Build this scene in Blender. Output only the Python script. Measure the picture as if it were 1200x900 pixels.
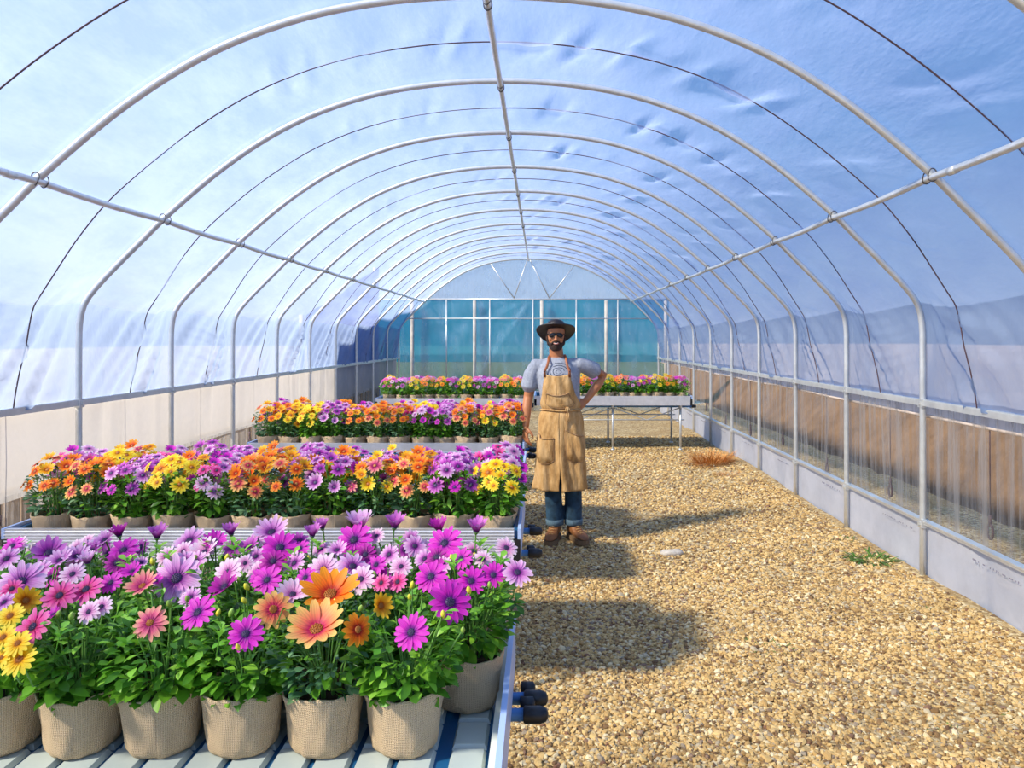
import bpy, math, random
import numpy as np
from mathutils import Vector, Matrix, Euler

for _o in list(bpy.data.objects):
    bpy.data.objects.remove(_o)
SC = bpy.context.scene
COL = SC.collection
R = math.radians
PI = math.pi
rnd = random.Random(7)

# ------------------------------------------------------------------ camera
cam_d = bpy.data.cameras.new('camera')
cam = bpy.data.objects.new('camera', cam_d)
COL.objects.link(cam)
cam.location = (0, 0, 1.65)
cam.rotation_euler = (R(90), 0, 0)
cam_d.sensor_width = 36
cam_d.lens = 870 / 1200 * 36
cam_d.shift_x = -34 / 1200
cam_d.shift_y = -54 / 1200
cam_d.clip_end = 500
SC.camera = cam

# ------------------------------------------------------------------ sky, sun, exposure
SUN_EL, SUN_AZ = R(41), R(30)          # light travels towards +x, a little towards +y
world = bpy.data.worlds.new('world')
SC.world = world
world.use_nodes = True
wn = world.node_tree
bg = wn.nodes['Background']
_tc = wn.nodes.new('ShaderNodeTexCoord'); _sp = wn.nodes.new('ShaderNodeSeparateXYZ'); _rp = wn.nodes.new('ShaderNodeValToRGB')
wn.links.new(_tc.outputs['Generated'], _sp.inputs[0]); wn.links.new(_sp.outputs[2], _rp.inputs[0]); wn.links.new(_rp.outputs[0], bg.inputs[0])
_st = [(0, (.56, .66, .84)), (.06, (.50, .66, .92)), (.25, (.28, .54, .94)), (.6, (.12, .38, .88)), (1, (.08, .30, .80))]
while len(_rp.color_ramp.elements) < len(_st): _rp.color_ramp.elements.new(.5)
for _e, (_p, _c) in zip(_rp.color_ramp.elements, _st): _e.position = _p; _e.color = (*_c, 1)
bg.inputs[1].default_value = 1.25
sun_d = bpy.data.lights.new('sun', 'SUN')
sun_d.energy = 15.0
sun_d.angle = R(5.0)
sun_d.color = (1.0, 0.90, 0.74)
sun = bpy.data.objects.new('sun', sun_d)
COL.objects.link(sun)
_dir = Vector((math.cos(SUN_EL) * math.cos(SUN_AZ), math.cos(SUN_EL) * math.sin(SUN_AZ), -math.sin(SUN_EL)))
sun.rotation_euler = _dir.to_track_quat('-Z', 'Y').to_euler()
sun.location = (-8, 0, 9)
SC.view_settings.view_transform = 'Standard'
SC.view_settings.look = 'None'
SC.view_settings.gamma = 1
SC.view_settings.use_curve_mapping = False
SC.view_settings.exposure = -0.5

# ------------------------------------------------------------------ helpers
class MB:
    """collects shapes, builds ONE mesh"""
    def __init__(s):
        s.v = []; s.f = []; s.m = []; s.uv = []; s.sm = []
    def add(s, verts, faces, mi=0, uvs=None, smooth=True):
        o = len(s.v)
        s.v += [tuple(p) for p in verts]
        for k, f in enumerate(faces):
            s.f.append(tuple(i + o for i in f)); s.m.append(mi); s.sm.append(smooth)
            if uvs is None: s.uv += [(0, 0)] * len(f)
            else: s.uv += [uvs[i] for i in f]
    def box(s, a, b, mi=0, M=None):
        x0, y0, z0 = a; x1, y1, z1 = b
        vs = [Vector(p) for p in ((x0,y0,z0),(x1,y0,z0),(x1,y1,z0),(x0,y1,z0),(x0,y0,z1),(x1,y0,z1),(x1,y1,z1),(x0,y1,z1))]
        if M: vs = [M @ p for p in vs]
        s.add(vs, [(0,3,2,1),(4,5,6,7),(0,1,5,4),(1,2,6,5),(2,3,7,6),(3,0,4,7)], mi, smooth=False)
    def tube(s, pts, r, n=8, mi=0, closed=False, cap=True, ell=None, up=None):
        pts = [Vector(p) for p in pts]; N = len(pts)
        rs = r if isinstance(r, (list, tuple)) else [r] * N
        T = []
        for i in range(N):
            if closed: d = pts[(i+1) % N] - pts[i-1]
            else: d = pts[min(i+1, N-1)] - pts[max(i-1, 0)]
            T.append(d.normalized())
        ref = Vector(up) if up else (Vector((0,0,1)) if abs(T[0].z) < .9 else Vector((0,1,0)))
        vs = []
        for i in range(N):
            u = (ref - T[i] * ref.dot(T[i]))
            if u.length < 1e-4: u = T[i].orthogonal()
            u.normalize(); ref = u if up is None else Vector(up)
            w = T[i].cross(u)
            ru, rw = rs[i], rs[i]
            if ell: ru, rw = ell[i]
            for k in range(n):
                a = 2 * PI * k / n
                vs.append(pts[i] + u * (math.cos(a) * ru) + w * (math.sin(a) * rw))
        fs = []
        M_ = N if closed else N - 1
        for i in range(M_):
            j = (i + 1) % N
            for k in range(n):
                l = (k + 1) % n
                fs.append((i*n+k, i*n+l, j*n+l, j*n+k))
        if cap and not closed:
            fs.append(tuple(range(n))[::-1]); fs.append(tuple((N-1)*n + k for k in range(n)))
        s.add(vs, fs, mi)
    def lathe(s, prof, n=20, mi=0, c=(0,0,0), uvs=False, wob=None, closebot=True, M=None):
        vs = []; uv = []
        for i, (r, z) in enumerate(prof):
            for k in range(n + (1 if uvs else 0)):
                a = 2 * PI * k / n
                rr, zz = r, z
                if wob: rr, zz = wob(r, z, a % (2*PI), i)
                p = Vector((c[0] + rr * math.cos(a), c[1] + rr * math.sin(a), c[2] + zz))
                vs.append(M @ p if M else p); uv.append((k / n, z + (i * 0.0)))
        fs = []; w = n + 1 if uvs else n
        for i in range(len(prof) - 1):
            for k in range(n):
                l = k + 1 if uvs else (k + 1) % n
                fs.append((i*w+k, i*w+l, (i+1)*w+l, (i+1)*w+k))
        if closebot: fs.append(tuple(range(n))[::-1])
        s.add(vs, fs, mi, uv if uvs else None)
    def grid(s, P, mi=0, uvs=None, flip=False, closeu=False):
        """P[i][j] points"""
        n = len(P); m = len(P[0])
        vs = [p for row in P for p in row]
        fs = []
        for i in range(n if closeu else n - 1):
            for j in range(m - 1):
                i2 = (i + 1) % n
                q = (i*m+j, i2*m+j, i2*m+j+1, i*m+j+1)
                fs.append(q[::-1] if flip else q)
        s.add(vs, fs, mi, uvs)
    def mesh(s, name, mats):
        me = bpy.data.meshes.new(name)
        me.from_pydata([tuple(p) for p in s.v], [], s.f)
        for m in (mats if isinstance(mats, (list, tuple)) else [mats]): me.materials.append(m)
        me.polygons.foreach_set('material_index', s.m)
        me.polygons.foreach_set('use_smooth', s.sm)
        uvl = me.uv_layers.new(name='UVMap')
        uvl.data.foreach_set('uv', [c for p in s.uv for c in p])
        me.update()
        return me
    def build(s, name, mats, parent=None):
        return link(name, s.mesh(name, mats), parent)

def link(name, me, parent=None, loc=None, rot=None, scale=None):
    o = bpy.data.objects.new(name, me); COL.objects.link(o)
    if parent is not None: o.parent = parent
    if loc is not None: o.location = loc
    if rot is not None: o.rotation_euler = rot
    if scale is not None: o.scale = scale if not isinstance(scale, (int, float)) else (scale,)*3
    return o
def np_mesh(name, V, F, mats, smooth=True, parent=None):
    """V (n,3) array, F (m,k) array"""
    me = bpy.data.meshes.new(name)
    V = np.asarray(V, np.float32); F = np.asarray(F, np.int32); k = F.shape[1]
    me.vertices.add(len(V)); me.vertices.foreach_set('co', V.ravel())
    me.loops.add(F.size); me.loops.foreach_set('vertex_index', F.ravel())
    me.polygons.add(len(F))
    me.polygons.foreach_set('loop_start', np.arange(0, F.size, k, dtype=np.int32))
    me.polygons.foreach_set('loop_total', np.full(len(F), k, np.int32))
    me.polygons.foreach_set('use_smooth', np.full(len(F), smooth))
    for m in (mats if isinstance(mats, (list, tuple)) else [mats]): me.materials.append(m)
    me.update(calc_edges=True); me.validate()
    return link(name, me, parent)
def grid_faces(nu, nv):
    i, j = np.meshgrid(np.arange(nu-1), np.arange(nv-1), indexing='ij')
    a = (i*nv + j).ravel()
    return np.stack([a, a + nv, a + nv + 1, a + 1], 1)
def tag(o, label=None, cat=None, group=None, kind=None):
    if label: o['label'] = label
    if cat: o['category'] = cat
    if group: o['group'] = group
    if kind: o['kind'] = kind
    return o
def empty(name, loc=(0,0,0), rz=0, **kw):
    o = bpy.data.objects.new(name, None); COL.objects.link(o)
    o.location = loc; o.rotation_euler = (0,0,rz); o.empty_display_size = .1
    return tag(o, **kw)
KIDS = {}
def copy_tree(o, parent=None, kids=None):
    c = o.copy(); COL.objects.link(c)
    if parent is not None: c.parent = parent
    for ch in kids if kids is not None else o.children:
        copy_tree(ch, c)
    return c
# smooth value noise (numpy)
_rs = np.random.RandomState(3)
_T = _rs.rand(256, 256)
def vn(x, y):
    x = np.asarray(x, float); y = np.asarray(y, float)
    x, y = np.broadcast_arrays(x, y)
    xi = np.floor(x).astype(int); yi = np.floor(y).astype(int)
    fx = x - xi; fy = y - yi
    fx = fx*fx*(3-2*fx); fy = fy*fy*(3-2*fy)
    g = lambda a, b: _T[a % 256, b % 256]
    return (g(xi,yi)*(1-fx)*(1-fy) + g(xi+1,yi)*fx*(1-fy) + g(xi,yi+1)*(1-fx)*fy + g(xi+1,yi+1)*fx*fy) * 2 - 1

# ------------------------------------------------------------------ materials
class NT:
    def __init__(s, name):
        s.m = bpy.data.materials.new(name); s.m.use_nodes = True
        s.t = s.m.node_tree; s.b = s.t.nodes['Principled BSDF']; s.out = s.t.nodes['Material Output']
    def n(s, ty, **kw):
        x = s.t.nodes.new(ty)
        for k, v in kw.items():
            if k.startswith('_'): setattr(x, k[1:], v)
            else: x.inputs[k.replace('__', ' ')].default_value = v
        return x
    def l(s, a, b): s.t.links.new(a, b)
    def ramp(s, fac, stops, interp='LINEAR'):
        r = s.t.nodes.new('ShaderNodeValToRGB'); r.color_ramp.interpolation = interp
        e = r.color_ramp.elements
        while len(e) < len(stops): e.new(.5)
        for k, (p, c) in enumerate(stops):
            e[k].position = p; e[k].color = (*c, 1)
        s.l(fac, r.inputs[0]); return r.outputs[0]
    def bump(s, h, strength=.5, dist=.01, to=None):
        b = s.n('ShaderNodeBump', Strength=strength, Distance=dist); s.l(h, b.inputs['Height'])
        s.l(b.outputs[0], (to or s.b).inputs['Normal']); return b.outputs[0]
    def noise(s, scale, detail=3, rough=.5, vec=None, **kw):
        x = s.n('ShaderNodeTexNoise', Scale=scale, Detail=detail, Roughness=rough, **kw)
        if vec is not None: s.l(vec, x.inputs['Vector'])
        return x.outputs['Fac']
    def coord(s, w='Object'):
        return s.n('ShaderNodeTexCoord').outputs[w]
    def mapv(s, vec, sc=(1,1,1), rot=(0,0,0)):
        m = s.n('ShaderNodeMapping'); m.inputs['Scale'].default_value = sc; m.inputs['Rotation'].default_value = rot
        s.l(vec, m.inputs['Vector']); return m.outputs[0]
    def math(s, op, a, b=None, clamp=False):
        m = s.t.nodes.new('ShaderNodeMath'); m.operation = op; m.use_clamp = clamp
        for i, v in enumerate((a, b)):
            if v is None: continue
            if isinstance(v, (int, float)): m.inputs[i].default_value = v
            else: s.l(v, m.inputs[i])
        return m.outputs[0]
def simple(name, col, rough=.6, metal=0, nscale=None, var=.15, bump=0, bscale=200, spec=.5):
    t = NT(name); b = t.b
    b.inputs['Base Color'].default_value = (*col, 1); b.inputs['Roughness'].default_value = rough
    b.inputs['Metallic'].default_value = metal; b.inputs['Specular IOR Level'].default_value = spec
    if nscale:
        lo = tuple(c * (1 - var) for c in col); hi = tuple(min(1, c * (1 + var)) for c in col)
        t.l(t.ramp(t.noise(nscale, 4, .6, t.coord()), [(.3, lo), (.7, hi)]), b.inputs['Base Color'])
    if bump: t.bump(t.noise(bscale, 3, .6, t.coord()), bump, .004)
    return t.m

def film(name, transp, tint=(1,1,1), diff=(.95,.96,1), trl=.65, gloss=.06, creases=(3,14), cdir=(1,1,1), camt=.25, bumpd=.02, ttint=(1,1,1)):
    """plastic sheeting: part clear, part scattering light through"""
    t = NT(name); nt = t.t
    nt.nodes.remove(t.b)
    co = t.mapv(t.coord(), cdir)
    n1 = t.noise(creases[0], 5, .65, co); n2 = t.noise(creases[1], 3, .6, co)
    bn = t.n('ShaderNodeBump', Strength=.32, Distance=bumpd); t.l(n1, bn.inputs['Height'])
    bn2 = t.n('ShaderNodeBump', Strength=.12, Distance=bumpd * .3); t.l(n2, bn2.inputs['Height']); t.l(bn.outputs[0], bn2.inputs['Normal'])
    tr = t.n('ShaderNodeBsdfTransparent', Color=(*ttint, 1))
    tl = t.n('ShaderNodeBsdfTranslucent', Color=(*diff, 1)); t.l(bn2.outputs[0], tl.inputs['Normal'])
    df = t.n('ShaderNodeBsdfDiffuse', Color=(*diff, 1)); t.l(bn2.outputs[0], df.inputs['Normal'])
    m1 = t.n('ShaderNodeMixShader', Fac=trl); t.l(df.outputs[0], m1.inputs[1]); t.l(tl.outputs[0], m1.inputs[2])
    # creases hold the milky side, flats are clearer
    k = t.ramp(n1, [(.38, (max(0, transp-camt),)*3), (.60, (min(1, transp+camt*.6),)*3)])
    m2 = t.n('ShaderNodeMixShader'); t.l(k, m2.inputs[0]); t.l(m1.outputs[0], m2.inputs[1]); t.l(tr.outputs[0], m2.inputs[2])
    gl = t.n('ShaderNodeBsdfGlossy', Roughness=.22); t.l(bn2.outputs[0], gl.inputs['Normal'])
    m3 = t.n('ShaderNodeMixShader', Fac=gloss); t.l(m2.outputs[0], m3.inputs[1]); t.l(gl.outputs[0], m3.inputs[2])
    t.l(m3.outputs[0], t.out.inputs['Surface'])
    return t.m

M = {}
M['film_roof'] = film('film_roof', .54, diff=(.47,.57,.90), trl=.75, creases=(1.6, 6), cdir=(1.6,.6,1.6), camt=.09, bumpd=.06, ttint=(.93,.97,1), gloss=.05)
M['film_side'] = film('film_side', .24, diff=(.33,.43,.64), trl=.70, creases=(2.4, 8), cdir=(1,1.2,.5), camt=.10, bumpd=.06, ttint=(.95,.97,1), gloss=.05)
M['film_back'] = film('film_back', .80, diff=(.6,.8,1), trl=.6, creases=(2.5, 9), cdir=(1.6,1,.5), camt=.15, bumpd=.03)
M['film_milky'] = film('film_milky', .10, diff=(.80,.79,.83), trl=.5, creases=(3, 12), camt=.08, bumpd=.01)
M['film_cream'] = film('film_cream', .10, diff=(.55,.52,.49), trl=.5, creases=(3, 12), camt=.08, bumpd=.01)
M['film_clear'] = film('film_clear', .78, diff=(.55,.52,.50), trl=.6, creases=(5, 30), cdir=(1,3.2,.14), camt=.34, bumpd=.01)
def galv(name, base):
    t = NT(name)
    t.b.inputs['Metallic'].default_value = .55; t.b.inputs['Roughness'].default_value = .38
    t.l(t.ramp(t.noise(14, 4, .6, t.coord()), [(.3, tuple(c*.82 for c in base)), (.7, base)]), t.b.inputs['Base Color'])
    return t.m
M['galv'] = galv('galvanised_steel', (.74,.75,.74))
M['alu'] = galv('aluminium_profile', (.78,.79,.84))
M['cord'] = simple('dark_cord', (.09,.05,.06), .8)
M['wire'] = simple('wire_clamp', (.12,.11,.11), .5, .6)
M['black'] = simple('black_plastic', (.012,.012,.014), .4)
M['bluetray'] = simple('blue_tray', (.012,.10,.24), .35, 0, 6, .25)
M['pad'] = simple('cream_tray_pad', (.48,.54,.51), .4, 0, 8, .06)
M['cream'] = simple('cream_tray_lip', (.78,.80,.70), .45)
M['bluerail'] = simple('pale_blue_rail', (.42,.55,.85), .4)
M['soil'] = simple('potting_soil', (.035,.022,.014), .95, 0, 60, .5, .9, 120)
M['greymark'] = simple('faded_print', (.22,.20,.26), .8)

def gravel_ground():
    t = NT('gravel_ground'); co = t.coord()
    v = t.n('ShaderNodeTexVoronoi', Scale=48, Randomness=1); t.l(co, v.inputs['Vector'])
    v2 = t.n('ShaderNodeTexVoronoi', Scale=85, Randomness=1); t.l(co, v2.inputs['Vector'])
    sep = t.n('ShaderNodeSeparateColor'); t.l(v.outputs['Color'], sep.inputs[0])
    c1 = t.ramp(sep.outputs[0], [(0,(.16,.09,.04)),(.35,(.38,.25,.10)),(.7,(.56,.40,.18)),(1,(.70,.57,.34))])
    big = t.noise(1.6, 4, .6, co)
    dirt = t.ramp(t.noise(40, 4, .7, co), [(.3,(.22,.12,.045)),(.7,(.44,.29,.11))])
    mx = t.n('ShaderNodeMix', _data_type='RGBA')
    t.l(t.ramp(big, [(.45,(0,0,0)),(.66,(.75,.75,.75))]), mx.inputs[0]); t.l(c1, mx.inputs[6]); t.l(dirt, mx.inputs[7])
    t.l(mx.outputs[2], t.b.inputs['Base Color']); t.b.inputs['Roughness'].default_value = .9
    b1 = t.n('ShaderNodeBump', Strength=.6, Distance=.007, _invert=True); t.l(v.outputs['Distance'], b1.inputs['Height'])
    b2 = t.n('ShaderNodeBump', Strength=.6, Distance=.006, _invert=True); t.l(v2.outputs['Distance'], b2.inputs['Height']); t.l(b1.outputs[0], b2.inputs['Normal'])
    t.l(b2.outputs[0], t.b.inputs['Normal'])
    return t.m
M['ground'] = gravel_ground()
def pebble_mat():
    t = NT('pebble_stone')
    g = t.n('ShaderNodeNewGeometry')
    t.l(t.ramp(g.outputs['Random Per Island'], [(0,(.14,.07,.03)),(.16,(.36,.21,.07)),(.34,(.56,.36,.13)),(.54,(.68,.47,.19)),(.70,(.54,.34,.12)),(.84,(.82,.68,.40)),(.93,(.32,.25,.17)),(1,(.22,.10,.05))]), t.b.inputs['Base Color'])
    t.b.inputs['Roughness'].default_value = .8
    return t.m
M['pebble'] = pebble_mat()
def earth(name, a, b, sc=3):
    t = NT(name); co = t.coord()
    t.l(t.ramp(t.noise(sc, 6, .7, co), [(.3,a),(.7,b)]), t.b.inputs['Base Color'])
    t.b.inputs['Roughness'].default_value = .95
    t.bump(t.noise(14, 6, .75, co), .8, .08)
    return t.m
M['bank'] = earth('brown_earth_bank', (.085,.048,.025), (.19,.115,.062), 2.5)
M['field'] = earth('pale_field', (.50,.43,.40), (.60,.52,.48), .06)
def teal():
    t = NT('teal_shade_cloth'); t.t.nodes.remove(t.b)
    co = t.coord()
    c = t.ramp(t.noise(.9, 3, .5, co), [(.3,(.0,.17,.30)),(.7,(.004,.27,.38))])
    d = t.n('ShaderNodeBsdfDiffuse'); tl = t.n('ShaderNodeBsdfTranslucent'); t.l(c, d.inputs[0]); t.l(c, tl.inputs[0])
    m = t.n('ShaderNodeMixShader', Fac=.55); t.l(d.outputs[0], m.inputs[1]); t.l(tl.outputs[0], m.inputs[2])
    tr = t.n('ShaderNodeBsdfTransparent', Color=(.25,.8,.95,1)); m2 = t.n('ShaderNodeMixShader', Fac=.18)
    t.l(m.outputs[0], m2.inputs[1]); t.l(tr.outputs[0], m2.inputs[2]); t.l(m2.outputs[0], t.out.inputs['Surface'])
    return t.m
M['teal'] = teal()
M['net'] = film('green_net', .55, diff=(.10,.30,.26), trl=.5, creases=(3,12), camt=.1, gloss=.02, ttint=(.55,.9,.8))
M['wood'] = simple('weathered_post', (.34,.32,.29), .85, 0, 8, .25)
M['plank'] = simple('weathered_board', (.40,.29,.20), .85, 0, 12, .3, .5, 60)

def burlap():
    t = NT('burlap'); uv = t.coord('UV')
    mp = t.mapv(uv, (1, 1, 1))
    sx = t.n('ShaderNodeSeparateXYZ'); t.l(mp, sx.inputs[0])
    nz = t.noise(30, 3, .6, t.coord())
    jx = t.math('MULTIPLY', nz, 1.2)
    wx = t.math('SINE', t.math('ADD', t.math('MULTIPLY', sx.outputs[0], 2*PI*120), jx))
    wy = t.math('SINE', t.math('ADD', t.math('MULTIPLY', sx.outputs[1], 2*PI/0.0042), jx))
    w = t.math('MAXIMUM', wx, wy)
    th = t.noise(1, 4, .8, t.mapv(uv, (260, 90, 1))); th2 = t.noise(1, 4, .8, t.mapv(uv, (28, 700, 1)))
    h = t.math('ADD', t.math('MULTIPLY', w, .5), t.math('ADD', th, th2))
    c = t.ramp(t.math('MULTIPLY', h, .55), [(.10,(.28,.14,.06)),(.30,(.72,.46,.25)),(.60,(.95,.70,.44))])
    t.l(c, t.b.inputs['Base Color']); t.b.inputs['Roughness'].default_value = .92; t.b.inputs['Specular IOR Level'].default_value = .15
    t.bump(h, .9, .004)
    return t.m
M['burlap'] = burlap()
def leafmat(name, dark, mid, hi, trans=.35):
    t = NT(name)
    g = t.n('ShaderNodeNewGeometry')
    c = t.ramp(g.outputs['Random Per Island'], [(0,dark),(.55,mid),(1,hi)])
    t.l(c, t.b.inputs['Base Color']); t.b.inputs['Roughness'].default_value = .42; t.b.inputs['Specular IOR Level'].default_value = .45
    tl = t.n('ShaderNodeBsdfTranslucent'); t.l(c, tl.inputs[0])
    m = t.n('ShaderNodeMixShader', Fac=trans); t.l(t.b.outputs[0], m.inputs[1]); t.l(tl.outputs[0], m.inputs[2])
    t.l(m.outputs[0], t.out.inputs['Surface'])
    return t.m
M['leaf'] = leafmat('daisy_leaf', (.035,.13,.008), (.11,.32,.018), (.26,.52,.04))
M['leaf_bright'] = leafmat('young_leaf', (.14,.42,.04), (.22,.55,.05), (.34,.66,.08), .4)
M['leaf_grey'] = leafmat('greyish_leaf', (.05,.15,.06), (.12,.28,.12), (.25,.42,.20))
M['stem'] = simple('green_stem', (.14,.32,.06), .5)
M['bud'] = simple('green_bud', (.26,.42,.06), .5, 0, 90, .3)
M['bud_yellow'] = simple('yellow_bud', (.72,.66,.05), .5, 0, 120, .35)

def petal(name, base, mid, tip, p=(.0,.3,1.0), stripe=.25):
    t = NT(name); uv = t.coord('UV'); s = t.n('ShaderNodeSeparateXYZ'); t.l(uv, s.inputs[0])
    g = t.n('ShaderNodeNewGeometry')
    c = t.ramp(s.outputs[0], [(p[0],base),(p[1],mid),(p[2],tip)])
    st = t.math('SINE', t.math('MULTIPLY', s.outputs[1], 26.0))
    v = t.math('ADD', t.math('MULTIPLY', st, stripe*.25), t.math('ADD', t.math('MULTIPLY', g.outputs['Random Per Island'], .22), .90 - stripe*.1))
    h = t.n('ShaderNodeHueSaturation'); t.l(c, h.inputs['Color']); t.l(v, h.inputs['Value'])
    t.l(h.outputs[0], t.b.inputs['Base Color']); t.b.inputs['Roughness'].default_value = .5; t.b.inputs['Specular IOR Level'].default_value = .25
    tl = t.n('ShaderNodeBsdfTranslucent'); t.l(h.outputs[0], tl.inputs[0])
    m = t.n('ShaderNodeMixShader', Fac=.35); t.l(t.b.outputs[0], m.inputs[1]); t.l(tl.outputs[0], m.inputs[2])
    t.l(m.outputs[0], t.out.inputs['Surface'])
    return t.m
KIND = {
 'lilac':   petal('petal_lilac', (.26,.02,.28), (.70,.24,.62), (.96,.66,.88), (.1,.38,1), .35),
 'magenta': petal('petal_magenta', (.25,.01,.30), (.66,.02,.50), (.80,.06,.62), (.1,.35,1)),
 'deep':    petal('petal_deep', (.10,.0,.12), (.40,.01,.30), (.58,.03,.42), (.1,.4,1)),
 'purple':  petal('petal_purple', (.16,.01,.20), (.50,.05,.45), (.74,.24,.66), (.1,.4,1)),
 'pink':    petal('petal_pink', (.42,.02,.10), (.80,.05,.33), (.90,.22,.52), (.1,.35,1)),
 'palepink':petal('petal_palepink', (.55,.15,.45), (.84,.42,.68), (.96,.78,.90), (.1,.35,1), .35),
 'peach':   petal('petal_peach', (.65,.03,.12), (.92,.22,.12), (.98,.58,.16), (.12,.36,.85), .3),
 'bronze':  petal('petal_bronze', (.40,.02,.15), (.78,.12,.25), (.92,.50,.28), (.12,.45,1), .3),
 'orange':  petal('petal_orange', (.55,.03,.01), (.95,.18,.01), (1.0,.40,.02), (.12,.34,.95), .3),
 'yellow':  petal('petal_yellow', (.72,.28,.0), (.95,.60,.01), (1.0,.80,.06), (.08,.25,.9), .15),
 'gold':    petal('petal_gold', (.60,.14,.0), (.92,.38,.01), (.98,.60,.03), (.08,.3,.9), .2),
}
M['eye_dark'] = simple('flower_eye_dark', (.05,.03,.10), .6, 0, 150, .6)
M['eye_gold'] = simple('flower_eye_gold', (.40,.14,.02), .6, 0, 160, .7)
EYE = {k: ('eye_gold' if k in ('peach','orange','yellow','gold','bronze') else 'eye_dark') for k in KIND}

# ================================================================== STRUCTURE
CX, S = -0.28, 1.293                      # ridge line x, hoop spacing
HW = 2.94; XL, XR = CX - HW, CX + HW
Y_END = 13 * S
_half = [(0,3.44),(.5,3.412),(.98,3.32),(1.45,3.14),(1.88,2.875),(2.28,2.545),(2.5,2.33),(2.70,2.13),(2.83,1.99),(2.905,1.88),(2.935,1.74),(2.94,1.5),(2.94,1.2)]
def catmull(P, per=12):
    out = []
    for i in range(len(P) - 1):
        p0 = P[i-1] if i else (2*P[0][0]-P[1][0], P[0][1] if P[0][0] == 0 else 2*P[0][1]-P[1][1])
        if i == 0 and P[0][0] == 0: p0 = (-P[1][0], P[1][1])
        p1, p2 = P[i], P[i+1]; p3 = P[i+2] if i + 2 < len(P) else (2*p2[0]-p1[0], 2*p2[1]-p1[1])
        for k in range(per):
            t = k / per
            out.append(tuple(.5*((2*p1[a]) + (-p0[a]+p2[a])*t + (2*p0[a]-5*p1[a]+4*p2[a]-p3[a])*t*t + (-p0[a]+3*p1[a]-3*p2[a]+p3[a])*t**3) for a in (0,1)))
    out.append(P[-1]); return out
_hp = np.array(catmull(_half))
_seg = np.r_[0, np.cumsum(np.hypot(*np.diff(_hp, axis=0).T))]
ARC = _seg[-1]                            # ridge to rail
def prof(u):
    """u in [-1,1] over the roof from left rail to right rail: (x, z, nx, nz) relative to the ridge line"""
    u = np.asarray(u, float); a = np.abs(u) * ARC
    x = np.interp(a, _seg, _hp[:,0]); z = np.interp(a, _seg, _hp[:,1])
    x2 = np.interp(a + .01, _seg, _hp[:,0]); z2 = np.interp(a + .01, _seg, _hp[:,1])
    x1 = np.interp(a - .01, _seg, _hp[:,0]); z1 = np.interp(a - .01, _seg, _hp[:,1])
    tx, tz = x2 - x1, z2 - z1; L = np.hypot(tx, tz) + 1e-9
    nx, nz = -tz / L, tx / L              # outward
    s = np.sign(u) + (u == 0)
    return x * s, z, nx * s, nz
A_EAVE = float(_seg[np.argmin(np.abs(_hp[:,1] - 1.90))])
def sag(u, f):
    """how far the cords pull the film in; f = place between two hoops 0..1"""
    a = np.abs(u) * ARC
    g = .012 + .115 * np.exp(-((a - A_EAVE) / .46) ** 2) + .02 * np.clip((a - A_EAVE) / .3, 0, 1) * np.clip((ARC - a) / .4, 0, 1)
    return g * np.sin(PI * f) ** 1.3

def gz(x, y):
    x = np.asarray(x, float); y = np.asarray(y, float)
    z = .012 * vn(x*1.3 + 9, y*1.1) + .006 * vn(x*4, y*4)
    edge = np.exp(-((XR - .05 - x) / .30) ** 2)
    return z + edge * (.022 + .03 * vn(y*1.15 + 4, y*0 + 3.3)) - .012

# ---- floor of the greenhouse and the land outside
xs = np.linspace(XL, XR + .02, 150); ys = np.linspace(-3, 20, 330)
X, Y = np.meshgrid(xs, ys, indexing='ij')
fl = np_mesh('floor', np.stack([X, Y, gz(X, Y)], -1).reshape(-1, 3), grid_faces(150, 330), M['ground'])
tag(fl, 'golden gravel floor of the greenhouse with a walkway on the right side', kind='structure')
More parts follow.
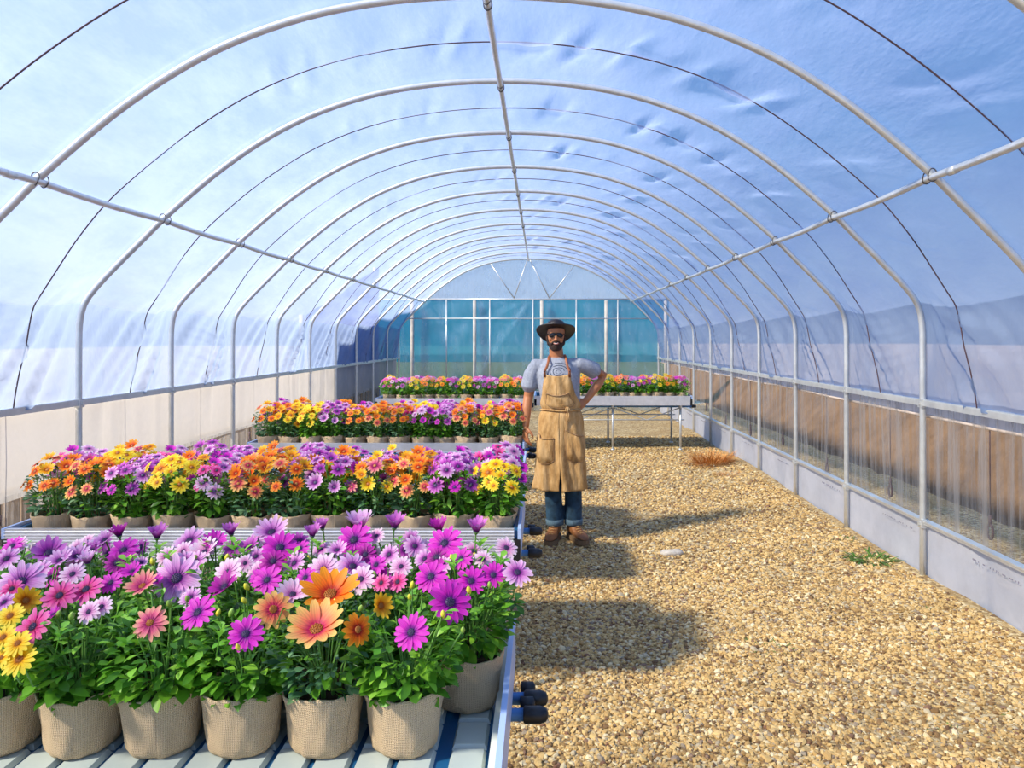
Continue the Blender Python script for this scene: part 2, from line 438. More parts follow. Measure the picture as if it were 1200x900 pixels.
# pebbles, drawn one by one but far too many to count
ico_v = []; t_ = (1 + 5 ** .5) / 2
for a, b in ((-1,t_),(1,t_),(-1,-t_),(1,-t_)): ico_v += [(a,b,0)]
for a, b in ((-1,t_),(1,t_),(-1,-t_),(1,-t_)): ico_v += [(0,a,b)]
for a, b in ((t_,-1),(t_,1),(-t_,-1),(-t_,1)): ico_v += [(a,0,b)]
ico_v = np.array(ico_v, float); ico_v /= np.linalg.norm(ico_v[0])
ico_f = np.array([(0,11,5),(0,5,1),(0,1,7),(0,7,10),(0,10,11),(1,5,9),(5,11,4),(11,10,2),(10,7,6),(7,1,8),(3,9,4),(3,4,2),(3,2,6),(3,6,8),(3,8,9),(4,9,5),(2,4,11),(6,2,10),(8,6,7),(9,8,1)])
rs = np.random.RandomState(11)
def pebbles(n, x0, x1, y0, y1, size, name, dens=True):
    px = rs.uniform(x0, x1, n); py = rs.uniform(y0, y1, n)
    if dens:
        thin = vn(px*.9 + 20, py*.9) + .5*vn(px*2.5, py*2.5 + 7) + .55*np.clip((px - 1.0) / 1.6, 0, 1) * (py < 5.5)
        keep = rs.rand(n) > np.clip(thin * 1.3 - .1, 0, .62)
        px, py = px[keep], py[keep]; n = len(px)
    s = size * rs.uniform(.55, 1.35, n)
    ang = rs.uniform(0, 2*PI, n); tl = rs.uniform(-.5, .5, n)
    V = ico_v[None] * np.stack([s, s*rs.uniform(.55,.85,n), s*rs.uniform(.4,.65,n)], -1)[:,None]
    V = V * (1 + .18 * rs.uniform(-1, 1, (n, 12, 1)))
    c, sn = np.cos(tl)[:,None], np.sin(tl)[:,None]
    V = np.stack([V[...,0]*c - V[...,2]*sn, V[...,1], V[...,0]*sn + V[...,2]*c], -1)
    c, sn = np.cos(ang)[:,None], np.sin(ang)[:,None]
    V = np.stack([V[...,0]*c - V[...,1]*sn, V[...,0]*sn + V[...,1]*c, V[...,2]], -1)
    V += np.stack([px, py, gz(px, py) + s*.22], -1)[:,None]
    F = (ico_f[None] + (np.arange(n) * 12)[:,None,None]).reshape(-1, 3)
    o = np_mesh(name, V.reshape(-1, 3), F, M['pebble'], smooth=False, parent=fl)
    o['kind'] = 'stuff'; return o
pebbles(27000, -.45, 2.60, 2.55, 4.9, .0125, 'gravel')
pebbles(23000, -.45, 2.60, 4.9, 8.0, .0135, 'gravel')
pebbles(15000, -.45, 2.60, 8.0, 12.5, .017, 'gravel')
pebbles(15000, -.3, 2.6, 2.6, 5.2, .0075, 'fine_gravel', False)
pebbles(9000, -1.5, -.45, 2.3, 5.0, .0125, 'gravel')
pebbles(4000, -.2, 2.5, 2.6, 9, .019, 'gravel')

xs = np.r_[np.linspace(-80, XL - 2.5, 24), np.linspace(XL - 2.2, XL, 12), np.linspace(XR + .02, XR + 6, 60), np.linspace(XR + 7, 80, 20)]
ys = np.r_[np.linspace(-6, 22, 190), np.linspace(23, 160, 24)]
X, Y = np.meshgrid(xs, ys, indexing='ij')
bt = np.clip((X - (XR + 1.75 + .12*vn(Y*.7, Y*0))) / .85, 0, 1); bt = bt*bt*(3 - 2*bt)
Z = -.03 + .74 * bt + .05 * vn(X*2, Y*1.7) * bt + .02 * vn(X*5, Y*4) - .012*np.clip(X - 8, 0, 25)
Z += np.where(X < XL, .03*vn(X, Y), 0)
inside = (X >= XL) & (X <= XR + .02) & (Y < Y_END + .3)
Z = np.where(inside, -.08, Z)
land = np_mesh('ground', np.stack([X, Y, Z], -1).reshape(-1, 3), grid_faces(len(xs), len(ys)), [M['bank'], M['field'], M['ground']])
pc = np.empty(len(land.data.polygons) * 3, np.float32); land.data.polygons.foreach_get('center', pc); pc = pc.reshape(-1, 3)
mi = np.where((pc[:,0] > XR + 1.5) & (pc[:,0] < XR + 3.6) & (pc[:,1] < 40), 0, np.where((pc[:,0] > XR) & (pc[:,0] <= XR + 1.5) & (pc[:,1] < 19), 2, 1)).astype(np.int32)
land.data.polygons.foreach_set('material_index', mi)
tag(land, 'pale open land around the greenhouse with a brown earth bank along its right side', kind='structure')

# ---- roof film
NU, PB = 420, 32
vs_ = np.linspace(-2 * S, Y_END, 15 * PB + 1)
us_ = np.linspace(-1, 1, NU)
U, V_ = np.meshgrid(us_, vs_, indexing='ij')
x, z, nx, nz = prof(U)
k = V_ / S; f = k - np.floor(k); bay = np.floor(k)
a = U * ARC
d = .027 - sag(U, f)
cd = (f - .5) * S                                     # distance from the cord
pk = vn(a * 9.5 + cd * (2.6 + 1.6 * vn(bay*3.1, a*0.7)) + bay * 5.7, bay * 3.3)
d += .045 * pk * np.abs(pk) * np.exp(-(cd / .30) ** 2) * np.clip(1.2 - .2*np.abs(a), .2, 1) * np.where(a > 0, 1.25, .6) * np.sin(PI*f) * (1 - np.exp(-(cd / .03) ** 2))
d += .010 * vn(a*2.2 + V_*1.5, V_*1.1) * np.sin(PI*f)
low = np.clip((np.abs(a) - A_EAVE + .25) / .5, 0, 1)
d += .034 * low * vn((np.abs(a)*1.0 + f*S*1.6) * 9 + bay*4, bay*2 + (U > 0)*9) * np.sin(PI*f)
rg = np.maximum(0, np.sin((np.abs(a)*.75 + np.where(f < .5, f, 1 - f)*S*1.5 + .06*vn(V_*2, a*2)) * 46 + bay)) ** 5
d -= .016 * rg * np.clip((np.abs(a) - A_EAVE) / .3, 0, 1) * np.clip(vn(bay*1.7 + (U > 0)*5 + np.floor(f*2), bay*0 + 2.2) + .75, 0, 1) * np.sin(PI*f)
d += .012 * np.exp(-((np.abs(a) - A_EAVE + .05) / .10) ** 2) * vn(V_*2 + 9*(U > 0), np.abs(a)*14) * np.sin(PI*f)
P = np.stack([CX + x + nx*d, V_, z + nz*d], -1)
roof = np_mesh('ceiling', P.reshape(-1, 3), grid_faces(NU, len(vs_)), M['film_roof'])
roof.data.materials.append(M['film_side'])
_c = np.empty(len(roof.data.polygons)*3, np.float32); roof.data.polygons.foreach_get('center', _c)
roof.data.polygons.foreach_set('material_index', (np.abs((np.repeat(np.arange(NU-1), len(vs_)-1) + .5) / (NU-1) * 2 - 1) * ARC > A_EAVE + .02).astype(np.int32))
tag(roof, 'arched clear plastic film roof with the blue sky showing through', kind='structure')
# cords pressing on the film between the hoops
for b in range(-1, 13):
    y = (b + .5) * S
    uu = np.linspace(-1, 1, 170)
    x, z, nx, nz = prof(uu); dd = .024 - sag(uu, .5)
    pts = [(CX + x[i] + nx[i]*dd[i], y + .012*float(vn(uu[i]*6, b*2.2)), z[i] + nz[i]*dd[i]) for i in range(170)]
    m = MB(); m.tube(pts, .0042, 5)
    m.build('cord', M['cord'], roof)

# ---- side walls: milky skirt, clear roll-up curtain with pleats, milky hem
def wall(side):
    X0 = XR if side == 'right' else XL; sg = 1 if side == 'right' else -1
    ny = 760; yy = np.linspace(-2*S, Y_END, ny)
    root = empty('wall_' + side, (X0, 0, 0), kind='structure')
    root['label'] = 'low plastic curtain wall along the %s side of the greenhouse' % side
    def strip(name, z0, z1, nz_, mat, off, amp, fq):
        zz = np.linspace(z0, z1, nz_)
        YY, ZZ = np.meshgrid(yy, zz, indexing='ij')
        w = amp * (vn(YY*fq, ZZ*.9 + 5) * np.abs(vn(YY*fq, ZZ*.9 + 5))*1.6 + .8*vn(YY*fq*.3, ZZ*.8 + 11))
        w *= np.abs(np.sin(PI * (YY / S)))**.4
        XX = sg * (off + w)
        ztop = ZZ + (.012 * vn(YY*1.3, ZZ*0) if name == 'hem' else 0) * (ZZ < z1 - .02)
        return np_mesh(name, np.stack([XX, YY, ztop], -1).reshape(-1, 3), grid_faces(ny, nz_), mat, parent=root)
    if side == 'right':
        strip('skirt', -.03, .37, 9, M['film_milky'], .03, .02, 4.2)
        strip('curtain', .36, 1.20, 12, M['film_clear'], .045, .022, 8.5)
        strip('hem', 1.10, 1.205, 4, M['film_milky'], .060, .006, 4)
        zh = 1.10
        m = MB(); m.tube([(sg*.066, y, zh + .012*float(vn(y*1.3, 0))) for y in np.linspace(-2*S, Y_END, 120)], .014, 6)
        m.build('hem_roll', M['hemroll'], root)
    else:
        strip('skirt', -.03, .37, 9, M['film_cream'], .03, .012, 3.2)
        strip('curtain', .36, .68, 8, M['film_clear'], .045, .02, 9)
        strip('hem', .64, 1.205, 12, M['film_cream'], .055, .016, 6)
    # galvanised clip rails
    m = MB(); m.box((sg*.004 - .018, -2*S, 1.178), (sg*.004 + .018, Y_END, 1.216)); m.box((sg*.012 - .022, -2*S, 1.212), (sg*.012 + .022, Y_END, 1.222))
    m.build('hip_rail', M['galv'], root)
    m = MB(); m.box((sg*.01 - .016, -2*S, .355), (sg*.01 + .016, Y_END, .372)); m.box((sg*.018 - .03, -2*S, .370), (sg*.018 + .026, Y_END, .382))
    m.build('base_rail', M['galv'], root)
    # cord ends hanging to a hook
    for b in range(1, 12):
        y = (b + .5) * S; zt = 1.2; ze = .44 + .05*math.sin(b*2.3)
        m = MB(); m.tube([(sg*.075, y, zt), (sg*.08, y + .006, .9), (sg*.078, y, ze + .07)], .0035, 5)
        m.tube([(sg*.078, y + .028*math.cos(t), ze + .045*math.sin(t)) for t in np.linspace(0, 2*PI, 13)[:-1]], .008, 5, closed=True)
        m.tube([(sg*.078, y, ze + .1), (sg*.078, y, ze + .04)], .010, 6)
        m.build('cord_end', M['cord'], root)
    # faint unreadable manufacturer print on the skirt
    if side == 'right':
        m = MB()
        for b in range(3, 11):
            y = b*S + .22 + .1*math.sin(b)
            for q in range(26):
                y += rnd.choice([.011, .014, .03, .017])
                if rnd.random() < .25: continue
                m.box((.006, y, .278), (.0075, y + .007, .278 + rnd.choice([.008, .011])))
        m.build('faded_print', M['greymark'], root)
    return root
M['hemroll'] = simple('hem_roll_film', (.70,.58,.50), .6)
wall('right'); wall('left')

# ---- steel frame
frame = empty('trim_1', (CX, 0, 0), kind='structure')
frame['label'] = 'galvanised steel hoops and purlins holding up the plastic roof'
hoop_me = None
hp = [(HW, 0, -.06), (HW, 0, .6), (HW, 0, 1.2)]
uu = np.linspace(1, -1, 121); x, z, _a, _b = prof(uu)
path = [(HW, 0, -.06), (HW, 0, .4), (HW, 0, .8)] + [(x[i], 0, z[i]) for i in range(121)] + [(-HW, 0, .8), (-HW, 0, .4), (-HW, 0, -.06)]
m = MB(); m.tube(path, .021, 12)
hoop_me = m.mesh('hoop', M['galv'])
PUR = [(0, 3.40), (2.31, 2.485), (-2.34, 2.465)]
cl_me = None
for kx in range(-1, 14):
    h = link('hoop', hoop_me, frame, (0, kx * S, 0))
    if 2 <= kx <= 9:
        for (px, pz) in PUR:
            if cl_me is None:
                m = MB(); m.tube([(.022*math.cos(t), .006*math.sin(2*t), .034*math.sin(t) + .010) for t in np.linspace(0, 2*PI, 17)[:-1]], .0035, 5, closed=True)
                cl_me = m.mesh('clamp', M['wire'])
            for dy in (-.032, .034): link('clamp', cl_me, h, (px, dy, pz), (0, 0, .25 * (1 if dy > 0 else -1)))
for nm, (px, pz) in zip(('ridge_purlin', 'purlin', 'purlin'), PUR):
    m = MB()
    m.tube([(px, y, pz - .012 * math.sin((y / S % 1) * PI)) for y in np.arange(-2*S, Y_END + .01, S / 4)], .019, 10)
    for kx in (3, 6, 9): m.tube([(px, kx*S - .25, pz-.009), (px, kx*S - .19, pz-.009)], .022, 10)
    m.build(nm, M['galv'], frame)
# blocks that carry the rail on each post (parts of the frame)
m = MB()
m.box((-.018,-.028,-.03), (.018,.028,.03)); m.box((-.03,-.01,-.012), (.03,.01,.012))
br = m.mesh('bracket', M['galv'])
for kx in range(1, 14):
    for sx in (1, -1):
        link('bracket', br, frame, (sx*(HW - .006), kx*S, 1.197)); link('bracket', br, frame, (sx*(HW - .004), kx*S, .36))

# ---- end wall
back = empty('wall_back', (CX, Y_END, 0), kind='structure')
back['label'] = 'far gable end of the greenhouse under clear film with teal shade cloth behind it'
n = 90; uu = np.linspace(-1, 1, n); x, z, _a, _b = prof(uu)
x = np.r_[-HW, x, HW]; z = np.r_[.0, z, .0]
nzr = 60
XX = np.repeat(x[:,None], nzr, 1); fr = np.linspace(0, 1, nzr)[None]
ZZ = z[:,None] * fr * np.where(z[:,None] > 0, 1, 0)
XX = np.linspace(-HW, HW, 120)[:,None] * np.ones((1, nzr))
ztop = np.interp(np.abs(XX[:,0]), [0,.98,1.45,1.88,2.28,2.5,2.7,2.83,2.905,2.935,2.94], [3.44,3.32,3.14,2.875,2.545,2.33,2.13,1.99,1.88,1.74,1.2])
ZZ = ztop[:,None] * fr
rr = np.hypot(XX - .1, ZZ - 2.6); th = np.arctan2(ZZ - 2.6, XX - .1)
YY = .03 + .022 * vn(th*6.5, rr*.35) * np.abs(vn(th*6.5, rr*.35)) * 2 + .012*vn(XX*1.5 + ZZ*5, ZZ*.5)
np_mesh('end_film', np.stack([XX, YY, ZZ], -1).reshape(-1, 3), grid_faces(120, nzr), M['film_back'], parent=back)
def bar(name, pts, r=.018, par=back, mat='galv'):
    m = MB(); m.tube(pts, r, 8); return m.build(name, M[mat], par)
bar('top_bar', [(-2.28,0,2.53),(2.28,0,2.53)], .015)
bar('middle_bar', [(-2.72,0,2.09),(2.72,0,2.09)], .012)
for px in (-1.86, -.88, .10, 1.08, 2.02):
    bar('end_post', [(px,0,-.05),(px,0,2.53)], .015)
for a_, b_ in (((-.87,3.345),(-.33,2.55)), ((-.33,2.55),(-.03,3.42)), ((.03,3.42),(.47,2.55)), ((.47,2.55),(1.03,3.29))):
    bar('brace', [(a_[0],0,a_[1]),(b_[0],0,b_[1])], .012)

# ---- teal shade house behind, added blue sheet standing in for a shadow at the far left
sh = empty('shade_house', (0, 18.6, 0), label='teal shade cloth screen on pale posts seen through the end wall', cat='screen')
nX, nZ = 90, 20
XX, ZZ = np.meshgrid(np.linspace(-4.2, 3.2, nX), np.linspace(1.05, 2.62, nZ), indexing='ij')
YY = .05*vn(XX*1.7, ZZ*.6) + .02*vn(XX*5 + ZZ*3, ZZ)
np_mesh('shade_sheet', np.stack([XX, YY, ZZ], -1).reshape(-1, 3), grid_faces(nX, nZ), M['teal'], parent=sh)
XX, ZZ = np.meshgrid(np.linspace(-4.2, 3.2, 60), np.linspace(.1, 1.05, 8), indexing='ij')
np_mesh('lower_net', np.stack([XX, .03*vn(XX*1.7, ZZ*.6), ZZ], -1).reshape(-1, 3), grid_faces(60, 8), M['net'], parent=sh)
for px in (-3.2, -1.65, .02, 1.62, 3.1):
    m = MB(); m.tube([(px, -.14, -.1), (px, -.14, 2.58)], .045, 10); m.build('post', M['wood'], sh)
m = MB(); m.tube([(-4.2, 0, 2.62), (3.2, 0, 2.62)], .012, 6); m.build('wire', M['galv'], sh)
m = MB()
q = [[(X_, y_, z_ + .03*float(vn(X_*2, y_*3))) for y_, z_ in ((-.0, -.05), (.5, .35), (.9, .72), (1.6, 1.05), (2.6, 1.15), (6, 1.1))] for X_ in np.linspace(-4.5, 3.3, 60)]
m.grid([[(p[0], p[1] + 18.9, p[2]) for p in r_] for r_ in q], flip=False)
o = m.build('earth_bank', M['bank']); tag(o, 'brown earth bank beyond the teal screen', 'bank', kind='structure')

ls = empty('shadow_sheet', (XL - .42, 11.55, 0), label='added blue sheet outside the far left wall, standing in for a shadow on it', cat='screen')
M['shadowblue'] = simple('shadow_blue', (.03,.20,.55), .8, 0, 2, .2)  # the shadow on the far film, put into a blue colour
XX, ZZ = np.meshgrid(np.linspace(0, 5.2, 60), np.linspace(.0, 1, 12), indexing='ij'); ZZ = ZZ * (2.0 + .24 * XX)  # sloped top follows the edge of the shadow
np_mesh('shade_sheet', np.stack([.04*vn(XX*2, ZZ), XX, ZZ], -1).reshape(-1, 3), grid_faces(60, 12), M['shadowblue'], parent=ls)  # added sheet that darkens the far left film and blocks sun
for py in (.05, 1.8, 3.5, 5.15):
    m = MB(); m.tube([(-.1, py, -.1), (-.1, py, 2.0 + .24*py)], .04, 8); m.build('post', M['wood'], ls)  # added posts carrying the shadow sheet

# board kerb outside the left wall, its boards one by one
kb = empty('board_kerb', (XL - .28, 0, 0), label='low weathered board edging outside the left curtain', cat='edging')
bm_ = []
for v in range(4):
    m = MB(); h = .60 + .02*v
    m.box((-.012, 0, -.03), (.012, .105 + .012*v, h)); bm_.append(m.mesh('board', M['plank']))
y = 3.2; kk = 0
while y < 16.0 and kk < 110:
    v = rnd.randrange(4); link('board', bm_[v], kb, (rnd.uniform(-.006,.006), y, rnd.uniform(-.012,.012)), (0, 0, rnd.uniform(-.05,.05))); y += .118 + .012*v; kk += 1
m = MB(); m.box((-.03, 3.1, .62), (.03, 16.2, .655)); m.build('top_board', M['plank'], kb)

# ================================================================== BENCHES
ZF = .70                                  # tray floor
def legs_of(root, x0, x1, y0, y1, n=3, zt=.66):
    for i in range(n):
        x = x0 + .16 + (x1 - x0 - .32) * i / (n - 1)
        for y in (y0 + .1, y1 - .12):
            m = MB(); m.tube([(x, y, -.04), (x, y, zt)], .016, 8); m.lathe([(.03,-.01),(.03,.012),(.016,.016)], 10, c=(x, y, 0))
            m.build('leg', M['galv'], root)
        m = MB(); m.box((x - .015, y0 + .06, zt - .035), (x + .015, y1 - .06, zt)); m.build('cross_bar', M['galv'], root)
    for y in (y0 + .1, y1 - .12):
        m = MB(); m.tube([(x0 + .1, y, .44), (x1 - .1, y, .44)], .009, 6); m.build('long_rod', M['galv'], root)
        for i in range(n - 1):
            xa = x0 + .16 + (x1 - x0 - .32) * i / (n - 1); xb = x0 + .16 + (x1 - x0 - .32) * (i + 1) / (n - 1)
            m = MB(); m.tube([(xa, y, .62), ((xa+xb)/2, y, .44), (xb, y, .62)], .008, 6); m.build('truss_rod', M['galv'], root)
def bench(name_lab, cat, x0, x1, y0, y1, ribbed=True, pads=False, ztop=.80, cap=.14, rollers=True):
    ox, oy = (x0 + x1) / 2, (y0 + y1) / 2
    root = empty('growing_bench', (ox, oy, 0), label=name_lab, cat='bench', group='aluminium growing benches')
    a, b, c, d = x0 - ox, x1 - ox, y0 - oy, y1 - oy
    def side(y, sg, nm):                   # extrusion with ribs on its outer face
        m = MB(); H = cap; n = 9
        pr = []
        for i in range(n * 4 + 1):
            z = ztop - .008 - (H - .016) * i / (n * 4)
            pr.append((sg * (.002 if (i % 4 in (1, 2)) else -.0025) if ribbed else 0, z))
        pr = [(0, ztop)] + pr + [(0, ztop - H)]
        loop = [(yy + y, z) for yy, z in pr] + [(y - sg*.022, ztop - H), (y - sg*.022, ztop)]
        k = len(loop)
        vs = [(a + .012, yy, z) for yy, z in loop] + [(b - .03, yy, z) for yy, z in loop]
        fs = [(i, (i+1) % k, k + (i+1) % k, k + i) if sg > 0 else (i, k + i, k + (i+1) % k, (i+1) % k) for i in range(k)]
        m.add(vs, fs, smooth=False); m.add(vs[:k], [tuple(range(k))], smooth=False); m.add(vs[k:], [tuple(range(k))], smooth=False)
        m.build(nm, M['alu'], root)
    side(c, -1, 'front_rail'); side(d, 1, 'back_rail')
    for x, sg in ((a, -1), (b, 1)):
        m = MB(); m.box((min(x, x - sg*.014), c, ztop - .045), (max(x, x - sg*.014), d, ztop + .002)); m.box((min(x, x - sg*.012), c + .03, ztop - cap), (max(x, x - sg*.012), d - .03, ztop - .045))
        m.build('side_rail', M['bluerail'], root)
        for y, sy in ((c, 1), (d, -1)):
            m = MB(); m.box((min(x - sg*.034, x - sg*.002), min(y, y + sy*.03), ztop - cap - .004), (max(x - sg*.034, x - sg*.002), max(y, y + sy*.03), ztop - .046))
            m.build('end_cap', M['black'], root)
    # tray
    m = MB(); m.box((a + .014, c + .022, ZF - .03), (b - .014, d - .022, ZF - (.012 if pads else 0)))
    m.build('tray', M['bluetray'], root)
    m = MB()
    L = .022
    m.box((a + .014, c + .022, ZF - .012), (a + .014 + L, d - .022, ztop - .012)); m.box((b - .014 - L, c + .022, ZF - .012), (b - .014, d - .022, ztop - .012 if not pads else ZF + .03))
    m.box((a + .03, c + .022, ZF - .012), (b - .03, c + .034, ztop - .008)); m.box((a + .03, d - .034, ZF - .012), (b - .03, d - .022, ztop - .008))
    m.build('tray_lip', M['cream'] if pads else M['bluetray'], root)
    if pads:
        px, py, g = .094, .118, .012
        m = MB(); w_, h_, e = px - g, py - g*.8, .006
        z0, z1 = ZF - .012, ZF
        vs = [(0,0,z0),(w_,0,z0),(w_,h_,z0),(0,h_,z0),(e,e,z1),(w_-e,e,z1),(w_-e,h_-e,z1),(e,h_-e,z1)]
        m.add(vs, [(0,1,5,4),(1,2,6,5),(2,3,7,6),(3,0,4,7),(4,5,6,7)], smooth=False)
        pm = m.mesh('tray_pad', M['pad']); cnt = 0
        x = b - .036 - px; i = 0
        while x > a + .03 and i < 30:
            if i == 1: x -= .022               # wide drain channel
            y = c + .04
            while y < d - .14: link('tray_pad', pm, root, (x, y, 0)); y += py
            # channel floor rib
            x -= px; i += 1
    # rollers below: a tube end with a black cap sticks out on the right
    for y in () if not rollers else ((c + .32, c + .34 + .45, d - .2) if pads else (c + .22, d - .3)):
        m = MB(); m.tube([(a + .1, y, ztop - cap - .03), (b + .035, y, ztop - cap - .03)], .017, 10)
        r_ = m.build('roller_tube', M['rollblue'], root)
        m = MB(); m.tube([(b + .03, y, ztop - cap - .03), (b + .034, y, ztop - cap - .03), (b + .075, y, ztop - cap - .03), (b + .092, y, ztop - cap - .03), (b + .098, y, ztop - cap - .03)], [.018, .023, .023, .017, .006], 12)
        m.tube([(b + .02, y + .055, ztop - cap - .028), (b + .055, y + .055, ztop - cap - .028), (b + .062, y + .055, ztop - cap - .028)], [.02, .02, .010], 10)
        m.build('roller_cap', M['black'], r_)
    legs_of(root, a, b, c, d)
    return root
M['rollblue'] = simple('roller_blue', (.08,.22,.50), .4, .3)
BX0, BX1 = -2.40, -.09
bench('nearest growing bench with cream slotted tray, at the bottom left corner of the photo', 'bench', BX0, -.078, 1.22, 2.30, pads=True)
bench('second growing bench with ribbed aluminium front and blue tray, beside the gravel walkway', 'bench', BX0, BX1, 3.30, 4.22)
bench('empty growing bench hidden right behind the second flower bench', 'bench', BX0, BX1 - .02, 4.72, 5.56, rollers=False)
bench('third growing bench with plain pale front rail, beside the standing man', 'bench', -2.38, -.135, 6.0, 6.86, ribbed=False, cap=.11)
bench('empty growing bench behind the third flower bench', 'bench', -2.38, -.14, 7.7, 8.5, ribbed=False, cap=.11, rollers=False)
bench('far growing bench on the left, before the left half of the end wall', 'bench', -2.34, -.20, 10.45, 11.3, ribbed=False, cap=.10)
bench('far growing bench on the right with bare galvanised legs, reaching the right wall', 'bench', -.10, 2.22, 10.87, 11.85, ribbed=False, cap=.14)

# ================================================================== PLANTS
PH, PR = .144, .096
def pot_mesh(v):
    r_ = random.Random(v)
    ph = [r_.uniform(0, 6.28) for _ in range(5)]
    prf = [(.0, .0), (.055, .0), (.069, .004), (.076, .014), (.079, .03), (.082, .06), (.086, .09), (.090, .115), (.0955, .136), (.097, PH), (.094, PH + .001), (.089, .13), (.086, .110)]
    def wob(r, z, a, i):
        w = .0022*math.sin(3*a + ph[0]) + .0015*math.sin(7*a + ph[1] + z*30) + .0012*math.sin(13*a + ph[2] - z*50)
        zz = z
        if i >= 8: zz = z + .0035*math.sin(2*a + ph[3]) + .002*math.sin(5*a + ph[4]) + (.0022 if i in (9, 10) else 0) * math.sin(61*a)*.8
        return (r + (w if r > .03 else 0), zz)
    m = MB(); m.lathe(prf, 72, uvs=True, wob=wob, closebot=False)
    # overlapping seam of the wrap
    a0 = ph[0]
    P = []
    for i in range(2, 10):
        r0, z0 = prf[i]; row = []
        for j in range(5):
            a = a0 + .10 * (j - 2); w = wob(r0, z0, a % (2*PI), i)
            row.append(((w[0] + .0018 * (1 if j < 4 else 0)) * math.cos(a), (w[0] + .0018 * (1 if j < 4 else 0)) * math.sin(a), w[1]))
        P.append(row)
    uv = [((a0 + .1*(j-2)) / (2*PI) + .03, prf[i][1]) for i in range(2, 10) for j in range(5)]
    m.grid(P, 0, uv, flip=True)
    return m.mesh('pot', M['burlap'])
POTS = [pot_mesh(i) for i in range(4)]
m = MB(); m.lathe([(0.0, .124), (.03, .126), (.06, .122), (.088, .118)], 18, closebot=False); SOIL = m.mesh('soil', M['soil'])

def leaf_geo(m, p, d, L, W, curl=.3, mi=0, teeth=True, roll=0, fold=.25):
    """one leaf: a bent, folded blade with a toothed outline, 10-12 triangles"""
    d = d.normalized(); s = d.cross(Vector((0,0,1)))
    if s.length < 1e-3: s = Vector((1,0,0))
    s.normalize(); n = s.cross(d)
    if roll: s = Matrix.Rotation(roll, 3, d) @ s; n = s.cross(d)
    prf = ((0,.10),(.28,.34),(.50,.78 if teeth else .9),(.66,1.0),(.84,.72),(1.0,.04)) if teeth else ((0,.1),(.3,.55),(.6,1.0),(.85,.7),(1.0,.04))
    vs = []; fs = []
    for i, (t, w) in enumerate(prf):
        c = p + d * (L*t) - n * (curl * L * t * t)
        w2 = w * W * .5
        vs += [c - s*w2 + n*(fold*w2), c - n*0, c + s*w2 + n*(fold*w2)]
        if i: a = 3*(i-1); fs += [(a, a+1, a+4, a+3), (a+1, a+2, a+5, a+4)]
    m.add(vs, fs, mi)
def foliage_mesh(v, n, big=1.0, mats=('leaf','leaf_bright','stem'), nst=16):
    r_ = random.Random(v); m = MB()
    base = Vector((0,0,.12))
    for i in range(nst):                   # green stems fanning out of the soil
        a = r_.uniform(0, 2*PI); tr = r_.uniform(.02, .115); h = r_.uniform(.24, .36)
        top = Vector((tr*math.cos(a), tr*math.sin(a), h))
        mid = Vector((tr*.45*math.cos(a), tr*.45*math.sin(a), .20))
        st = Vector((.03*math.cos(a), .03*math.sin(a), .12))
        m.tube([st, mid, top], [.0028, .0024, .0018], 4, 2, cap=False)
        for q in range(4):
            t = r_.uniform(.35, 1.0); c = mid.lerp(top, t)
            dd = Vector((math.cos(a + r_.uniform(-1.6, 1.6)), math.sin(a + r_.uniform(-1.6, 1.6)), r_.uniform(.2, 1.3)))
            leaf_geo(m, c, dd, r_.uniform(.025, .042)*big, r_.uniform(.009, .016)*big, r_.uniform(.1,.5), 1 if r_.random() < .3 else 0, roll=r_.uniform(-.6,.6))
    for i in range(n):
        t = r_.random(); a = r_.uniform(0, 2*PI)
        z = .150 + .175 * t ** 1.1
        rad = (.078 + .05 * math.sin(min(1, t*1.35) * PI * .5)) * math.sqrt(r_.uniform(.35, 1.0)) * (1 - .2 * max(0, t - .7) / .3)
        p = Vector((rad*math.cos(a), rad*math.sin(a), z))
        el = max(-.22 if z < .19 else -.5, r_.uniform(-.5, .5) + t * .9 - .1)
        a2 = a + r_.uniform(-.9, .9)
        dd = Vector((math.cos(a2)*math.cos(el), math.sin(a2)*math.cos(el), math.sin(el)))
        L = r_.uniform(.030, .056) * (1.15 - .45*t) * big
        mi = 1 if (r_.random() < .10 + .25*t) else 0
        leaf_geo(m, p - dd*L*.4, dd, L, L*r_.uniform(.36, .58), r_.uniform(.1, .6), mi, roll=r_.uniform(-.7, .7))
    return m.mesh('foliage', [M[k] for k in mats])
FOL_HD = [foliage_mesh(i, 430, .92, nst=26) for i in range(4)]
FOL_GREY = foliage_mesh(60, 520, .62, ('leaf_grey','leaf','stem'), 26)
FOL_MD = [foliage_mesh(20 + i, 260, 1.1) for i in range(3)] + [foliage_mesh(24, 300, .85, ('leaf_grey','leaf','stem'))]
FOL_LD = [foliage_mesh(30 + i, 120, 1.5, nst=8) for i in range(3)]
m = MB(); leaf_geo(m, Vector((0,0,0)), Vector((0,-1,0)), 1, .62, .45, 0, fold=.3); LEAF_BIG = m.mesh('leaf', M['leaf'])
m = MB(); leaf_geo(m, Vector((0,0,0)), Vector((0,-1,0)), 1, .5, .3, 0, teeth=False, fold=.35); LEAF_BIG2 = m.mesh('leaf', M['leaf_big2'] if 'leaf_big2' in M else M['leaf'])
m = MB()
for q in range(6):
    a = q * 2.4; leaf_geo(m, Vector((0,0,-.2 + .1*q)), Vector((math.cos(a), math.sin(a), .9)), .75, .42, .25, 0, teeth=False)
m.tube([(0,0,-1.2),(0,0,.5)], .03, 4)
SPRIG = m.mesh('sprig', M['leaf_bright'])

